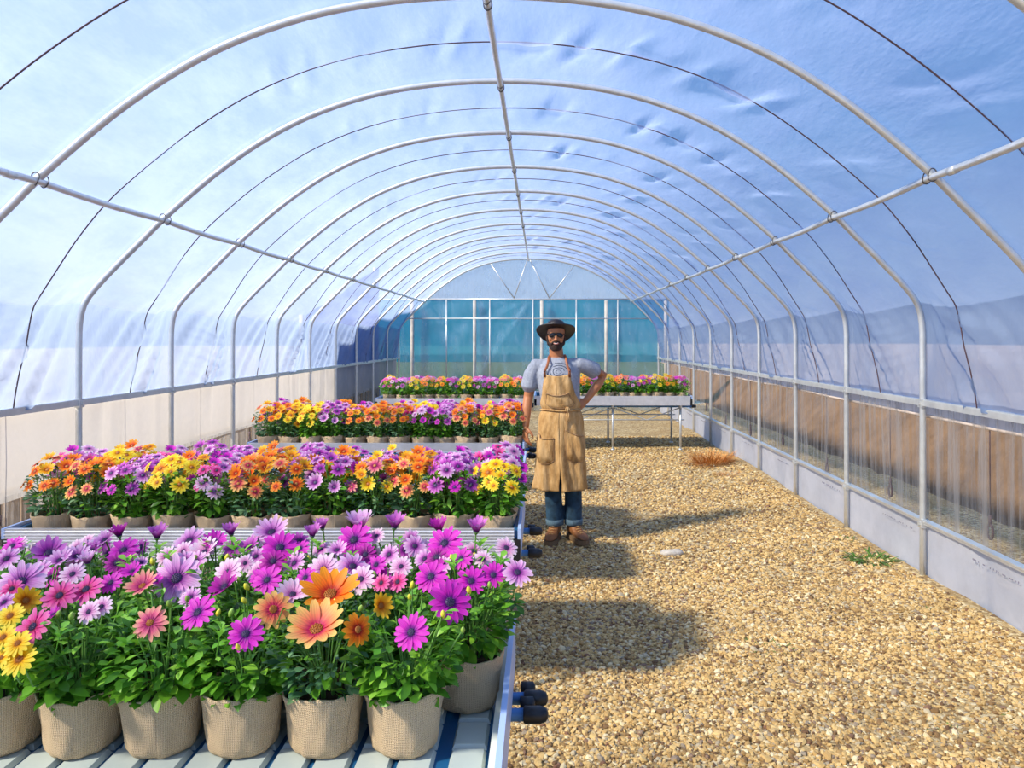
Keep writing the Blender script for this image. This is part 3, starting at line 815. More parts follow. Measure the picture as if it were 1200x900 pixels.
def flower_mesh(kind, v, n=15, shape=0, eye=True, name='flower', seg=4):
    """unit-radius daisy facing +z; shape 0 flat, 1 half cupped, 2 nearly closed"""
    r_ = random.Random(v * 7 + 3); m = MB()
    lift = (.10, .42, 1.15)[shape]
    for i in range(n):
        a = 2*PI*i/n + r_.uniform(-.06, .06); L = r_.uniform(.90, 1.04); w = r_.uniform(.15, .185) * (15 / n) ** .6
        lf = lift + r_.uniform(-.10, .14); dr = r_.uniform(-.10, .10) - (.14 if shape == 0 else 0)
        ca, sa = math.cos(a), math.sin(a)
        P = []; uv = []
        for j in range(seg + 1):
            t = j / seg
            ww = w * (math.sin(PI * min(.96, .14 + .74*t)) ** .7 if t < 1 else .34)
            rad = .16 + (L - .16) * t * math.cos(lf * (1 - .25*t)); z = (L - .16) * t * math.sin(lf) + dr * t * t + .004*(i % 2)*10*t*.3
            row = []
            for q, sd in enumerate((-1, 0, 1)):
                zz = z + (.05 if sd else 0) * (1 - .5*t) - .0
                row.append((rad*ca - sd*ww*sa, rad*sa + sd*ww*ca, zz)); uv.append((t, i*1.3 + sd*.5))
            P.append(row)
        m.grid(P, 0, uv)
    mats = [KIND[kind], M['stem']]
    m.lathe([(.04,-.22),(.15,-.12),(.19,.0),(.16,.03)], 8, 1, closebot=False)
    if eye:
        m.lathe([(.20, .0), (.19, .06), (.12, .10), (0, .115)], 10, 2, closebot=False); mats.append(M[EYE[kind]])
    return m.mesh(name, mats)
m = MB()                                    # bumpy centre for the near flowers
def _eye():
    m = MB(); m.lathe([(.21, .0), (.20, .055), (.13, .09), (0, .10)], 12, 0, closebot=False)
    for q in range(30):
        r = .2 * math.sqrt((q + .5) / 30); a = q * 2.39996
        m.lathe([(.024, 0), (.02, .03), (0, .045)], 5, 0, c=(r*math.cos(a), r*math.sin(a), .105 - .9*r*r*1.2), closebot=False)
    return m
EYE_ME = {k: _eye().mesh('flower_centre', M[k]) for k in ('eye_dark', 'eye_gold')}
FL_HD = {(k, s): flower_mesh(k, i*3 + s, (17 if k in ('lilac','magenta') else 13 if k in ('orange','peach','gold') else 15), s, False, seg=5) for i, k in enumerate(KIND) for s in (0, 1, 2)}
FL_MD = {(k, s): flower_mesh(k, i*3 + s, 13, s, True, seg=3) for i, k in enumerate(KIND) for s in (0, 1)}
m = MB(); m.lathe([(.0,-.9),(.35,-.8),(.75,-.25),(.8,.1),(.55,.6),(.15,.9),(0,.95)], 10, closebot=False)
BUD = {k: m.mesh('bud', M[k]) for k in ('bud', 'bud_yellow')}
def face_rot(d):                            # euler turning +z to d
    return Vector(d).to_track_quat('Z', 'Y').to_euler()

COLN = {'lilac':'lilac','magenta':'magenta','deep':'dark magenta','purple':'purple','pink':'pink','palepink':'pale pink','peach':'peach orange','bronze':'bronze pink','orange':'orange','yellow':'yellow','gold':'golden'}
# mixes seen in the beds: (flower kinds, words, foliage index)
MIX = {
 'orange': (['orange','orange','peach','orange','gold'], 'orange', 3),
 'purple': (['purple','lilac','purple','magenta','lilac'], 'purple and lilac', 0),
 'yellow': (['yellow','yellow','gold','yellow'], 'yellow', 1),
 'magenta': (['magenta','pink','magenta','palepink','lilac'], 'magenta and pink', 2),
 'sunset': (['gold','orange','gold','yellow','bronze'], 'golden and orange', 3),
 'mixed': (['yellow','magenta','orange','purple','pink'], 'mixed colour', 1),
}
def proto_plant(mix, hd, v):
    r_ = random.Random(v)
    kinds, words, fi = MIX[mix]
    root = empty('potted_daisy')
    link('pot', POTS[v % 4], root, rot=(0, 0, r_.uniform(0, 6)))
    link('soil', SOIL, root)
    if hd:
        f = link('foliage', FOL_MD[fi], root, rot=(0, 0, r_.uniform(0, 6))); f['kind'] = 'stuff'
    else:
        f = link('foliage', FOL_LD[v % 3], root, rot=(0, 0, r_.uniform(0, 6))); f['kind'] = 'stuff'
    n = 17 if hd else 15
    fl_ = MB() if not hd else None
    for i in range(n):
        a = i * 2.39996 + v; t = math.sqrt((i + .3) / n)
        rad = .125 * t + r_.uniform(-.012, .012)
        z = .380 - .080 * t * t * r_.uniform(.7, 1.25) + r_.uniform(-.018, .018)
        if i >= n - 3: z -= .03; a = -PI/2 + (i - n + 2) * .7         # a few lower flowers on the viewer's side
        p = Vector((rad*math.cos(a), rad*math.sin(a), z))
        d = Vector((math.cos(a)*t*.75 + r_.uniform(-.25,.25), math.sin(a)*t*.75 - .42 + r_.uniform(-.2,.2), 1.0 - .35*t))
        k = kinds[r_.randrange(len(kinds))]
        if hd:
            link('flower', FL_MD[(k, 0 if r_.random() < .7 else 1)], root, p, face_rot(d), r_.uniform(.027, .043))
        else:
            sc = r_.uniform(.030, .043); me = FL_LD[k]; Q = Matrix.LocRotScale(p, face_rot(d), Vector((sc,)*3))
            mi = {kk: q for q, kk in enumerate(KIND)}
            for q_, f_ in enumerate(me[1]): pass
            fl_.add([Q @ Vector(c) for c in me[0]], me[1], sorted(set(kinds)).index(k), me[2])
    if not hd:
        o = fl_.build('blossoms', [KIND[k] for k in sorted(set(kinds))], root); o['kind'] = 'stuff'
    return root
FL_LD = {}
for i, k in enumerate(KIND):
    q = MB(); n = 9; uv = []
    vs = []; fs = []
    for j in range(n):
        a = 2*PI*j/n; w = .30
        o_ = len(vs)
        vs += [(.1*math.cos(a), .1*math.sin(a), 0), (.62*math.cos(a-w), .62*math.sin(a-w), .10), (1.0*math.cos(a), 1.0*math.sin(a), .06), (.62*math.cos(a+w), .62*math.sin(a+w), .10)]
        uv += [(.1, 0), (.6, .2), (1, 0), (.6, .3)]; fs.append((o_, o_+1, o_+2, o_+3))
    FL_LD[k] = (vs, fs, uv)

ORD = ['first','second','third','fourth','fifth','sixth','seventh','eighth','ninth','tenth','eleventh','twelfth','thirteenth','fourteenth']
def row(seq, x_right, y, dx, protos, bench_words, row_words, group, zf=ZF, jit=.012):
    for i, mix in enumerate(seq):
        pr = protos[mix]; P = pr[i % len(pr)]
        o = copy_tree(P[0], None, P[1])
        o.location = (x_right - dx*i + rnd.uniform(-jit, jit), y + rnd.uniform(-jit, jit), zf)
        o.rotation_euler = (0, 0, rnd.uniform(-.5, .5)); s = rnd.uniform(.96, 1.05); o.scale = (s, s, s)
        tag(o, 'pot of %s daisies, %s, %s, %s from right' % (MIX[mix][1], bench_words, row_words, ORD[i]), 'potted flowers', group)

# ---- bench 2, 3 and the far benches
PRO_MD = {}; PRO_LD = {}
_tmp = []
for j, mix in enumerate(MIX):
    PRO_MD[mix] = []; PRO_LD[mix] = []
    for v in range(2):
        p = proto_plant(mix, True, j*5 + v + 1); PRO_MD[mix].append((p, list(p.children))); _tmp.append(p)
    p = proto_plant(mix, False, j*5 + 3); PRO_LD[mix].append((p, list(p.children))); _tmp.append(p)
F2 = ['yellow','purple','orange','sunset','purple','orange','orange','magenta','yellow','purple','orange','orange']
B2 = ['magenta','purple','sunset','purple','sunset','purple','orange','magenta','sunset','purple','yellow','magenta','orange']
C2 = ['magenta','magenta','purple','sunset','purple','purple','sunset','purple','purple','magenta','sunset','purple','magenta']
g2 = 'burlap pots of daisies on the second bench'
row(F2[:12], -.205, 3.435, .1865, PRO_MD, 'second bench', 'front row', g2)
row(B2[:12], -.205, 3.62, .1865, PRO_MD, 'second bench', 'second row', g2)
row(C2[:12], -.215, 3.81, .186, PRO_MD, 'second bench', 'back row', g2)
F3 = ['orange','sunset','orange','purple','magenta','orange','orange','orange','purple','yellow','sunset','orange']
B3 = ['magenta','sunset','magenta','purple','yellow','magenta','sunset','purple','purple','sunset','yellow','magenta']
g3 = 'burlap pots of daisies on the third bench'
row(F3[:12], -.25, 6.13, .182, PRO_MD, 'third bench', 'front row', g3)
row(B3[:12], -.25, 6.32, .182, PRO_MD, 'third bench', 'second row', g3)
row(['purple','magenta','sunset','purple','magenta','yellow','purple','magenta','orange','purple','sunset','magenta'], -.26, 6.51, .182, PRO_MD, 'third bench', 'back row', g3)
g4 = 'burlap pots of daisies on the far left bench'
row(['orange','sunset','magenta','purple','yellow','magenta','sunset','orange','yellow','purple','magenta'], -.32, 10.6, .185, PRO_LD, 'far left bench', 'front row', g4)
row(['magenta','yellow','purple','magenta','sunset','purple','orange','purple','magenta','purple','yellow'], -.32, 10.79, .185, PRO_LD, 'far left bench', 'back row', g4)
g5 = 'burlap pots of daisies on the far right bench'
row(['magenta','sunset','yellow','mixed','purple','orange','yellow','purple','orange','sunset','orange','purple'], 2.09, 11.04, .18, PRO_LD, 'far right bench', 'front row', g5)
row(['magenta','yellow','purple','sunset','purple','magenta','sunset','purple','yellow','magenta','sunset','purple'], 2.09, 11.23, .18, PRO_LD, 'far right bench', 'back row', g5)
for p in _tmp:
    for ch in list(p.children): bpy.data.objects.remove(ch)
    bpy.data.objects.remove(p)

# ---- bench 1: every flower head where it stands
NEAR = []
for i in range(7): NEAR.append([-.316 - .1885*i, 1.735, i, 'front row'])
for i in range(8): NEAR.append([-.190 - .1885*i, 1.935, i, 'second row'])
for i in range(8): NEAR.append([-.225 - .1885*i, 2.125, i, 'back row'])
FLW = '''25 682 56 lilac 0;58 648 38 purple 1;70 657 30 lilac 1;8 655 32 lilac 0;90 652 30 lilac 1;108 645 22 purple 1;123 633 28 lilac 1;140 628 20 deep 2;
145 645 36 magenta 0;137 660 28 deep 0;85 673 32 palepink 0;103 660 20 lilac 2;130 683 28 magenta 0;70 698 40 pink 0;101 691 42 pink 0;104 717 28 palepink 0;
119 711 28 palepink 0;39 735 48 pink 0;63 720 18 magenta 1;14 690 26 pink 0;5 706 26 lilac 0;30 704 32 gold 1;12 722 34 yellow 0;4 747 32 yellow 0;21 754 34 yellow 0;23 773 42 yellow 0;3 770 30 yellow 0;
207 678 60 lilac 0;184 630 22 purple 2;222 634 40 lilac 0;252 635 28 magenta 1;271 626 20 purple 2;318 624 40 lilac 1;292 641 26 purple 1;240 647 34 palepink 1;215 646 26 palepink 0;
165 660 16 lilac 1;167 687 36 bronze 1;183 681 18 magenta 1;267 671 38 palepink 0;263 688 36 deep 1;287 660 22 palepink 0;305 677 28 magenta 0;176 730 42 bronze 0;232 718 46 magenta 0;288 743 44 magenta 0;
320 714 46 peach 0;328 642 44 magenta 0;320 658 32 deep 0;313 680 38 magenta 0;343 697 36 palepink 1;358 677 28 magenta 0;366 628 20 purple 2;378 619 18 purple 2;415 633 46 magenta 0;422 619 30 lilac 2;
441 628 22 palepink 0;395 645 24 lilac 1;428 650 28 deep 0;379 667 40 palepink 0;413 664 38 lilac 0;423 679 36 palepink 0;441 662 26 magenta 0;447 683 24 pink 0;387 697 66 orange 1;371 738 68 peach 1;
419 738 40 orange 0;446 710 30 gold 1;462 618 24 purple 2;515 622 22 deep 2;558 623 24 purple 2;486 640 28 lilac 0;521 637 46 magenta 0;512 653 32 deep 0;505 676 42 magenta 0;552 681 38 magenta 0;
578 674 32 magenta 0;606 671 38 lilac 0;593 642 30 palepink 0;527 706 54 magenta 0;482 741 46 magenta 0;470 664 28 palepink 0;466 682 26 pink 0;531 688 20 magenta 0;
195 652 26 palepink 0;300 652 24 lilac 0;345 660 30 lilac 0;352 643 24 magenta 0;456 650 26 lilac 0;540 655 30 magenta 0;566 655 24 palepink 0;48 668 26 lilac 0;155 670 24 magenta 1;498 655 26 lilac 0;230 658 28 lilac 0;402 690 24 pink 1'''
Ys = [610, 625, 650, 680, 700, 740, 775]; Ds = [2.20, 2.14, 2.03, 1.86, 1.75, 1.61, 1.55]
def near_pt(px, py):
    D = float(np.interp(py, Ys, Ds)) + rnd.uniform(-.015, .015)
    return Vector(((px - 634) * D / 870, D, 1.65 - (py - 396) * D / 870)), D
def nearest(p):
    return min(range(len(NEAR)), key=lambda i: (NEAR[i][0]-p.x)**2 + (NEAR[i][1]+.03-p.y)**2*1.4)
plants = [{'fl': [], 'buds': [], 'sprigs': []} for _ in NEAR]
for s in FLW.replace('\n', '').split(';'):
    px, py, w, k, sh = s.split(); p, D = near_pt(float(px), float(py))
    plants[nearest(p)]['fl'].append((p, float(w)*D/870/2 * (1.0 if sh == '0' else 1.08 if sh == '1' else 1.5), k, int(sh)))
for s in '72 718 b;87 720 b;258 716 y;291 686 y;288 702 y;484 684 y;481 698 y;520 718 y;557 650 y;460 645 y;530 652 y;363 653 y;335 656 y;181 657 y;268 652 y;155 652 y;142 655 b;201 706 b;222 700 b;424 711 b;394 704 y;282 678 b;273 716 b;120 658 b;550 690 y;574 684 b;281 756 y;440 672 b;496 672 b;102 638 b;543 736 b;232 652 b;60 640 b'.split(';'):
    px, py, k = s.split(); p, D = near_pt(float(px), float(py)); p.y -= .01
    plants[nearest(p)]['buds'].append((p, k))
for s in '187 645;275 642;372 642;468 638;563 640;198 655;286 650;585 660;150 662;345 652;240 640;412 655;532 665;70 745;258 742'.split(';'):
    px, py = s.split(); p, D = near_pt(float(px), float(py)); plants[nearest(p)]['sprigs'].append(p)
for i, (x, y, idx, rw) in enumerate(NEAR):
    d = plants[i]
    # back rows: fill the unseen far side of each crown too
    have = len(d['fl'])
    kk = ['magenta','lilac','purple','palepink']
    for q in range(max(0, 7 - have) if rw != 'front row' else max(0, 3 - have)):
        a = rnd.uniform(.2, PI - .2); r = rnd.uniform(.02, .10)
        d['fl'].append((Vector((x + r*math.cos(a)*1.1, y + r*math.sin(a), ZF + .335 + rnd.uniform(-.03, .02) - (.02 if rw == 'front row' else 0))), rnd.uniform(.026, .034), rnd.choice(kk), 0))
    from collections import Counter
    cnt = Counter(COLN[f[2]] for f in d['fl']).most_common(2)
    words = cnt[0][0] + (' and ' + cnt[1][0] if len(cnt) > 1 and cnt[1][1] > 1 else '')
    root = empty('potted_daisy', (x, y, ZF), label='pot of %s daisies, nearest bench, %s, %s from right' % (words, rw, ORD[idx]), cat='potted flowers', group='burlap pots of daisies on the nearest bench')
    link('pot', POTS[i % 4], root, rot=(0, 0, (2.2, 4.0, 5.1, .7)[i % 4] + i)); link('soil', SOIL, root)
    grey = rw == 'front row' and idx == 1
    f = link('foliage', FOL_GREY if grey else FOL_HD[i % 4], root, rot=(0, 0, i*1.3), scale=(1.08, 1.08, .95 if rw == 'front row' else 1.0)); f['kind'] = 'stuff'
    if rw == 'front row' or idx == 0:
        for q in range(13):                 # large drooping leaves over the rim
            a = -PI/2 + rnd.uniform(-1.9, 1.9); r = rnd.uniform(.055, .085)
            L = rnd.uniform(.042, .068) * (.8 if grey else 1)
            el = rnd.uniform(-.12, .5)
            link('leaf', LEAF_BIG if q % 3 else LEAF_BIG2, root, (r*math.cos(a), r*math.sin(a), .163 + rnd.uniform(0, .05)), (-el, rnd.uniform(-.5,.5), a + PI/2), L)
    sm = MB()
    for (p, rad, k, sh) in d['fl']:
        lp = p - Vector((x, y, ZF))
        out = Vector((lp.x, lp.y, 0)); yaw = rnd.uniform(-.35, .35)
        if sh == 0: dr = Vector((lp.x*2.5 + yaw, -1.0, .95 + rnd.uniform(-.25, .35)))
        elif sh == 1: dr = Vector((lp.x*2 + yaw, -.55, 1.0))
        else: dr = Vector((lp.x*1.5 + yaw*.6, -.12, 1.0))
        if k == 'gold' and sh == 1 or (k == 'orange' and rad < .045): dr = Vector((.9, -.8, .5))
        fo = link('flower', FL_HD[(k, sh)], root, lp, face_rot(dr), rad)
        fo['label'] = '%s daisy head' % COLN[k]
        link('flower_centre', EYE_ME[EYE[k]], fo)
        dn = dr.normalized(); e = lp - dn*rad*.2
        b0 = Vector((lp.x*.15 + rnd.uniform(-.02,.02), lp.y*.1 + rnd.uniform(-.02,.02), .12))
        c1 = e - dn*.05 - Vector((0,0,.03)); 
        sm.tube([b0, b0.lerp(c1, .5) + Vector((0,0,.02)), c1, e], [.0024, .0022, .002, .0024], 5, cap=False)
    for (p, k) in d['buds']:
        lp = p - Vector((x, y, ZF)); r = rnd.uniform(.008, .0105)
        link('bud', BUD['bud_yellow' if k == 'y' else 'bud'], root, lp, (rnd.uniform(-.3,.5), rnd.uniform(-.4,.4), 0), (r*.8, r*.8, r*1.2))
        b0 = Vector((lp.x*.3, lp.y*.3, .13)); sm.tube([b0, lp.lerp(b0, .35) + Vector((0,.01,0)), lp], [.002, .002, .0016], 5, cap=False)
    for p in d['sprigs']:
        lp = p - Vector((x, y, ZF)); link('sprig', SPRIG, root, lp, (rnd.uniform(-.2,.3), rnd.uniform(-.3,.3), rnd.uniform(0,6)), rnd.uniform(.034, .044))
    o = sm.build('flower_stems', M['stem'], root); o['kind'] = 'stuff'

# ================================================================== SMALL THINGS ON THE GROUND
def tuft(name, label, cat, x, y, n, L, spread, mat, flat=.5, w=.05, seed=0):
    r_ = random.Random(seed); m = MB()
    z0 = float(gz(x, y))
    for i in range(n):
        a = r_.uniform(0, 2*PI); q = spread * math.sqrt(r_.random())
        p = Vector((q*math.cos(a)*1.3, q*math.sin(a)*.7, -.004)); a2 = a + r_.uniform(-1, 1)
        d = Vector((math.cos(a2), math.sin(a2), r_.uniform(.15, 1.5) * flat))
        l = L * r_.uniform(.5, 1.1)
        leaf_geo(m, p, d, l, max(.004, l*w*2), r_.uniform(.1, .6), 0, teeth=False)
    o = m.build(name, mat); o.location = (x, y, z0); tag(o, label, cat); return o
def gp(px, py): D = 1.65*870/(py - 396); return (px - 634)*D/870, D
M['weed'] = leafmat('weed_green', (.04,.14,.02), (.10,.26,.03), (.24,.38,.07))
M['straw'] = simple('dry_straw', (.62,.27,.07), .9, 0, 50, .45)
for i, (px, py, n, L, sp, lb) in enumerate((
    (1022, 655, 190, .13, .10, 'largest green grass tuft at the foot of the right plastic wall'),
    (990, 632, 60, .06, .06, 'small green weed beside the steel post at the right wall'),
    (1105, 746, 26, .05, .04, 'tiny weed on gravel near the right edge of the walkway'),
    (905, 757, 50, .06, .08, 'low green weed patch in the middle of the gravel walkway'),
    (868, 748, 22, .04, .05, 'sparse weed at the end of the long bench shadow'),
    (958, 709, 24, .045, .05, 'small yellowish green weed on the sunny gravel near the wall'),
    (757, 799, 18, .04, .03, 'single weed sprout low in the bottom middle of the walkway'),
    (1195, 838, 24, .06, .04, 'green weed at the lower right edge of the photo'),
    (1090, 718, 16, .05, .03, 'little dark weed by the wall base at right'),
    (1115, 852, 22, .05, .05, 'faint weed in the bare sandy patch at lower right'),
    (800, 553, 26, .05, .07, 'pale weed on gravel just before the far bench'))):
    x, y = gp(px, py); tuft('weed', lb, 'weed', min(x, XR - .08), y, n, L, sp, M['weed'], seed=i)
x, y = gp(838, 545)
tuft('straw_pile', 'heap of dry orange straw beside the right wall near the far bench', 'straw', x - .04, y, 800, .24, .17, M['straw'], flat=1.7, w=.012, seed=70)
x, y = gp(868, 557)
tuft('straw_clump', 'smaller clump of dry straw at the wall, nearer than the heap', 'straw', x - .12, y, 200, .13, .09, M['straw'], flat=.6, w=.012, seed=71)
x, y = gp(787, 648)
m = MB(); m.lathe([(0,.0),(.075,.0),(.085,.018),(.06,.034),(0,.038)], 11, wob=lambda r, z, a, i: (r*(1 + .22*math.sin(2*a + .5) + .1*math.sin(5*a)), z*(1 + .2*math.sin(3*a))), closebot=False)
o = m.build('flat_stone', simple('grey_stone', (.62,.55,.46), .85, 0, 20, .2)); o.location = (x, y, float(gz(x, y))); o.scale = (1, .6, 1)
tag(o, 'flat pale stone lying in the bench shadow on the gravel', 'stone')

# ================================================================== THE MAN
MANX, MANY = .147, 6.10
man = empty('person', (MANX, MANY, 0), label='man in black hat, sunglasses and tan apron standing on the gravel, hand on hip', cat='person')
M['skin'] = simple('skin', (.50,.19,.075), .5, 0, 9, .10)
M['hairbrown'] = simple('dark_beard', (.035,.016,.010), .8, 0, 90, .4, .8, 160)
M['lips'] = simple('lips', (.50,.17,.13), .5)
M['teeth'] = simple('teeth', (.85,.82,.76), .4)
def shirt_mat():
    t = NT('heather_shirt'); co = t.coord()
    c = t.ramp(t.noise(60, 4, .7, co), [(.3,(.26,.28,.34)),(.7,(.42,.44,.50))])
    # printed line drawing on the chest: broken rings and spokes in dark ink
    sp = t.n('ShaderNodeSeparateXYZ'); t.l(co, sp.inputs[0])
    dx = t.math('SUBTRACT', sp.outputs[0], -.005); dz = t.math('MULTIPLY', t.math('SUBTRACT', sp.outputs[2], 1.375), 1.35)
    r = t.math('SQRT', t.math('ADD', t.math('MULTIPLY', dx, dx), t.math('MULTIPLY', dz, dz)))
    wv = t.math('SINE', t.math('MULTIPLY', t.math('ADD', r, t.math('MULTIPLY', t.noise(16, 1, .5, co), .02)), 250))
    ink = t.math('GREATER_THAN', wv, .55)
    lim = t.math('LESS_THAN', r, .105); hole = t.math('GREATER_THAN', r, .018)
    frt = t.math('LESS_THAN', sp.outputs[1], -.02); gap = t.math('GREATER_THAN', t.noise(13, 1, .5, co), .44)
    f = t.math('MULTIPLY', t.math('MULTIPLY', ink, lim), t.math('MULTIPLY', frt, t.math('MULTIPLY', gap, hole)))
    mx = t.n('ShaderNodeMix', _data_type='RGBA'); mx.inputs[7].default_value = (.03,.04,.07,1)
    t.l(t.math('MULTIPLY', f, .85), mx.inputs[0]); t.l(c, mx.inputs[6]); t.l(mx.outputs[2], t.b.inputs['Base Color'])
    t.b.inputs['Roughness'].default_value = .95; t.b.inputs['Specular IOR Level'].default_value = .1
    t.bump(t.noise(9, 3, .5, t.mapv(co, (1,1,.5))), .7, .03)
    return t.m
M['shirt'] = shirt_mat()
def canvas_mat():
    t = NT('tan_canvas'); co = t.coord()
    c = t.ramp(t.noise(11, 5, .7, t.mapv(co, (1,1,.45))), [(.30,(.30,.15,.05)),(.50,(.54,.32,.13)),(.72,(.70,.47,.24))])
    t.l(c, t.b.inputs['Base Color']); t.b.inputs['Roughness'].default_value = .95; t.b.inputs['Specular IOR Level'].default_value = .1
    t.bump(t.noise(14, 4, .6, t.mapv(co, (1.6,1.6,.35))), .75, .02); return t.m
M['canvas'] = canvas_mat()
M['seam'] = simple('canvas_seam', (.36,.21,.10), .95)
M['leather'] = simple('brown_leather', (.33,.10,.035), .5, 0, 30, .25)
M['denim'] = simple('blue_denim', (.018,.055,.10), .9, 0, 16, .6, .6, 30)
M['denimcuff'] = simple('denim_cuff', (.09,.15,.20), .9, 0, 40, .3)
M['boot'] = simple('tan_boot_leather', (.25,.095,.03), .6, 0, 22, .35)
M['sole'] = simple('boot_sole', (.20,.12,.06), .8)
M['felt'] = simple('black_hat_leather', (.018,.013,.014), .45, 0, 25, .4, .4, 60)
M['lens'] = simple('sunglass_lens', (.006,.006,.008), .08)
M['metal'] = simple('spectacle_metal', (.06,.05,.045), .4, .8)

def rem(o, vox, smooth=4, fac=.5):
    r = o.modifiers.new('remesh', 'REMESH'); r.mode = 'VOXEL'; r.voxel_size = vox; r.use_smooth_shade = True
    s = o.modifiers.new('smooth', 'SMOOTH'); s.iterations = smooth; s.factor = fac
    return o
def rings(m, L, n=20, mi=0):
    """L: (cx, cy, z, rx, front, back); closed loft with egg-shaped sections"""
    vs = []
    for (cx, cy, z, rx, f, b) in L:
        for k in range(n):
            a = 2*PI*k/n; s, c = math.sin(a), math.cos(a)
            yy = -c*f if c > 0 else -c*b
            vs.append((cx + rx*s, cy + yy, z))
    fs = []
    for i in range(len(L)-1):
        for k in range(n):
            l = (k+1) % n; fs.append((i*n+k, (i+1)*n+k, (i+1)*n+l, i*n+l))
    fs.append(tuple(range(n))); fs.append(tuple((len(L)-1)*n + k for k in range(n))[::-1])
    m.add(vs, fs, mi)
def ball(m, c, r, n=12, rot=None):
    P = [(0,-1)] + [(math.cos(t), math.sin(t)) for t in np.linspace(-PI/2, PI/2, 9)[1:-1]] + [(0,1)]
    Q = Matrix.LocRotScale(Vector(c), rot, Vector(r if not isinstance(r, float) else (r,)*3))
    m.lathe([(max(a, 1e-3), b) for a, b in P], n, M=Q); k = len(m.v); m.f.append(tuple(range(k-n, k))); m.m.append(0); m.sm.append(True); m.uv += [(0,0)]*n
def limb(m, pts, rs, n=14):
    P = [Vector(p) for p in pts]
    # rounded ends
    a = P[0] + (P[0]-P[1]).normalized()*rs[0]*.6; b = P[-1] + (P[-1]-P[-2]).normalized()*rs[-1]*.6
    m.tube([a] + P + [b], [rs[0]*.45] + list(rs) + [rs[-1]*.45], n)
# joints
SL, EL, WL = (-.188, .012, 1.41), (-.252, .03, 1.165), (-.272, -.035, .925)
SR, ER, WR = (.165, .012, 1.415), (.375, .13, 1.335), (.222, .015, 1.135)
HX, HY = -.025, -.015                   # head centre
body = MB()
rings(body, [(.02,.01,.86,.15,.10,.12),(.02,.01,.93,.165,.105,.125),(.02,.0,1.02,.145,.10,.10),(.015,.0,1.12,.14,.10,.095),(.0,.0,1.25,.155,.115,.105),(-.005,.005,1.36,.155,.105,.10),(-.005,.01,1.43,.13,.075,.085),(-.01,.01,1.49,.08,.055,.06)])
limb(body, [(-.015,.015,1.44),(-.02,.01,1.50),(-.025,.0,1.58),(HX,0,1.63)], [.072,.060,.056,.055])
limb(body, [(-.10,.01,1.40), SL, ((SL[0]+EL[0])/2-.004, .02, 1.30), EL, (-.264,0,1.07), WL], [.040,.046,.047,.040,.040,.027])
limb(body, [(.09,.01,1.405), SR, (.28,.072,1.388), ER, (.325,.09,1.26), WR], [.040,.045,.048,.040,.041,.027])
for hip, kn, an in (((-.065,.01,.88),(-.05,-.02,.50),(-.028,.0,.12)), ((.105,.01,.88),(.115,-.02,.50),(.125,.01,.12))):
    limb(body, [hip, Vector(hip).lerp(Vector(kn), .5), kn, Vector(kn).lerp(Vector(an), .35), an], [.085,.075,.055,.056,.038])
# head
hz = 1.553
rings(body, [(HX,HY-.035,hz,.022,.040,.03),(HX,HY-.01,hz+.012,.042,.075,.04),(HX,HY,hz+.035,.056,.088,.06),(HX,HY,hz+.065,.063,.089,.085),(HX,HY,hz+.095,.068,.088,.095),(HX,HY,hz+.12,.071,.085,.10),(HX,HY,hz+.145,.073,.089,.10),(HX,HY,hz+.175,.072,.085,.098),(HX,HY,hz+.20,.060,.068,.082),(HX,HY,hz+.216,.038,.042,.055),(HX,HY,hz+.222,.012,.012,.015)], 24)
ball(body, (HX, HY-.088, hz+.098), (.011,.016,.024)); ball(body, (HX, HY-.098, hz+.082), (.014,.014,.011)); ball(body, (HX-.011, HY-.090, hz+.078), (.008,.009,.007)); ball(body, (HX+.011, HY-.090, hz+.078), (.008,.009,.007))
for s in (-1, 1):
    ball(body, (HX + s*.072, HY+.012, hz+.10), (.009,.018,.030)); ball(body, (HX + s*.043, HY-.066, hz+.088), (.02,.014,.016))
    ball(body, (HX + s*.03, HY-.080, hz+.137), (.024,.010,.008))
def hand(m, W, up, nrm, side, curls, fl=.032, spread=.13, thumbdir=1):
    """W wrist, up = towards the fingers, nrm = out of the back of the hand, side = towards the thumb"""
    W = Vector(W); u = Vector(up).normalized(); n = Vector(nrm); n = (n - u*n.dot(u)).normalized(); s = Vector(side); s = (s - u*s.dot(u) - n*s.dot(n)).normalized()
    c = W + u*.05
    Q = Matrix((s, n, u)).transposed()
    ball(m, W + u*.048, (.038,.016,.052), rot=Q.to_quaternion()); m.tube([W - u*.02, W + u*.02], [.026,.025], 12, ell=[(.028,.022),(.030,.019)])
    for i in range(4):
        k = (i - 1.5); base = W + u*(.085 - .004*abs(k-(-.5))) - s*(k*.0185); L = (1.0, 1.12, 1.05, .82)[i]*fl
        d = (u - s*(k*spread)).normalized(); p = [W + u*.05 - s*k*.014, base]
        ang = 0
        for j, q in enumerate((1.15, .85, .65)):
            ang += curls[i] * (0.6, 1.0, .8)[j]
            dd = (d*math.cos(ang) - n*math.sin(ang)); p.append(p[-1] + dd*L*q)
        m.tube(p, [.011,.0105,.0095,.0085,.0065], 10)
    b = W + u*.02 + s*.02 - n*.004
    t1 = b + (s*.75 + u*.6 - n*.25*thumbdir).normalized()*.034; t2 = t1 + (s*.35 + u*.85 - n*.45*thumbdir).normalized()*.030; t3 = t2 + (s*.05 + u*.9 - n*.5*thumbdir).normalized()*.022
    m.tube([b - s*.01, b, t1, t2, t3], [.013,.0145,.012,.0105,.0075], 10)
hand(body, WL, (-.03,-.12,-1), (-.75,-.55,0), (.45,-.9,0), [.42,.50,.58,.66])
hand(body, WR, (-.62,-.30,-.45), (.35,-.55,.35), (-.2,.5,.85), [.30,.32,.36,.40], thumbdir=.3)
o = rem(body.build('body', M['skin'], man), .0055, 3)
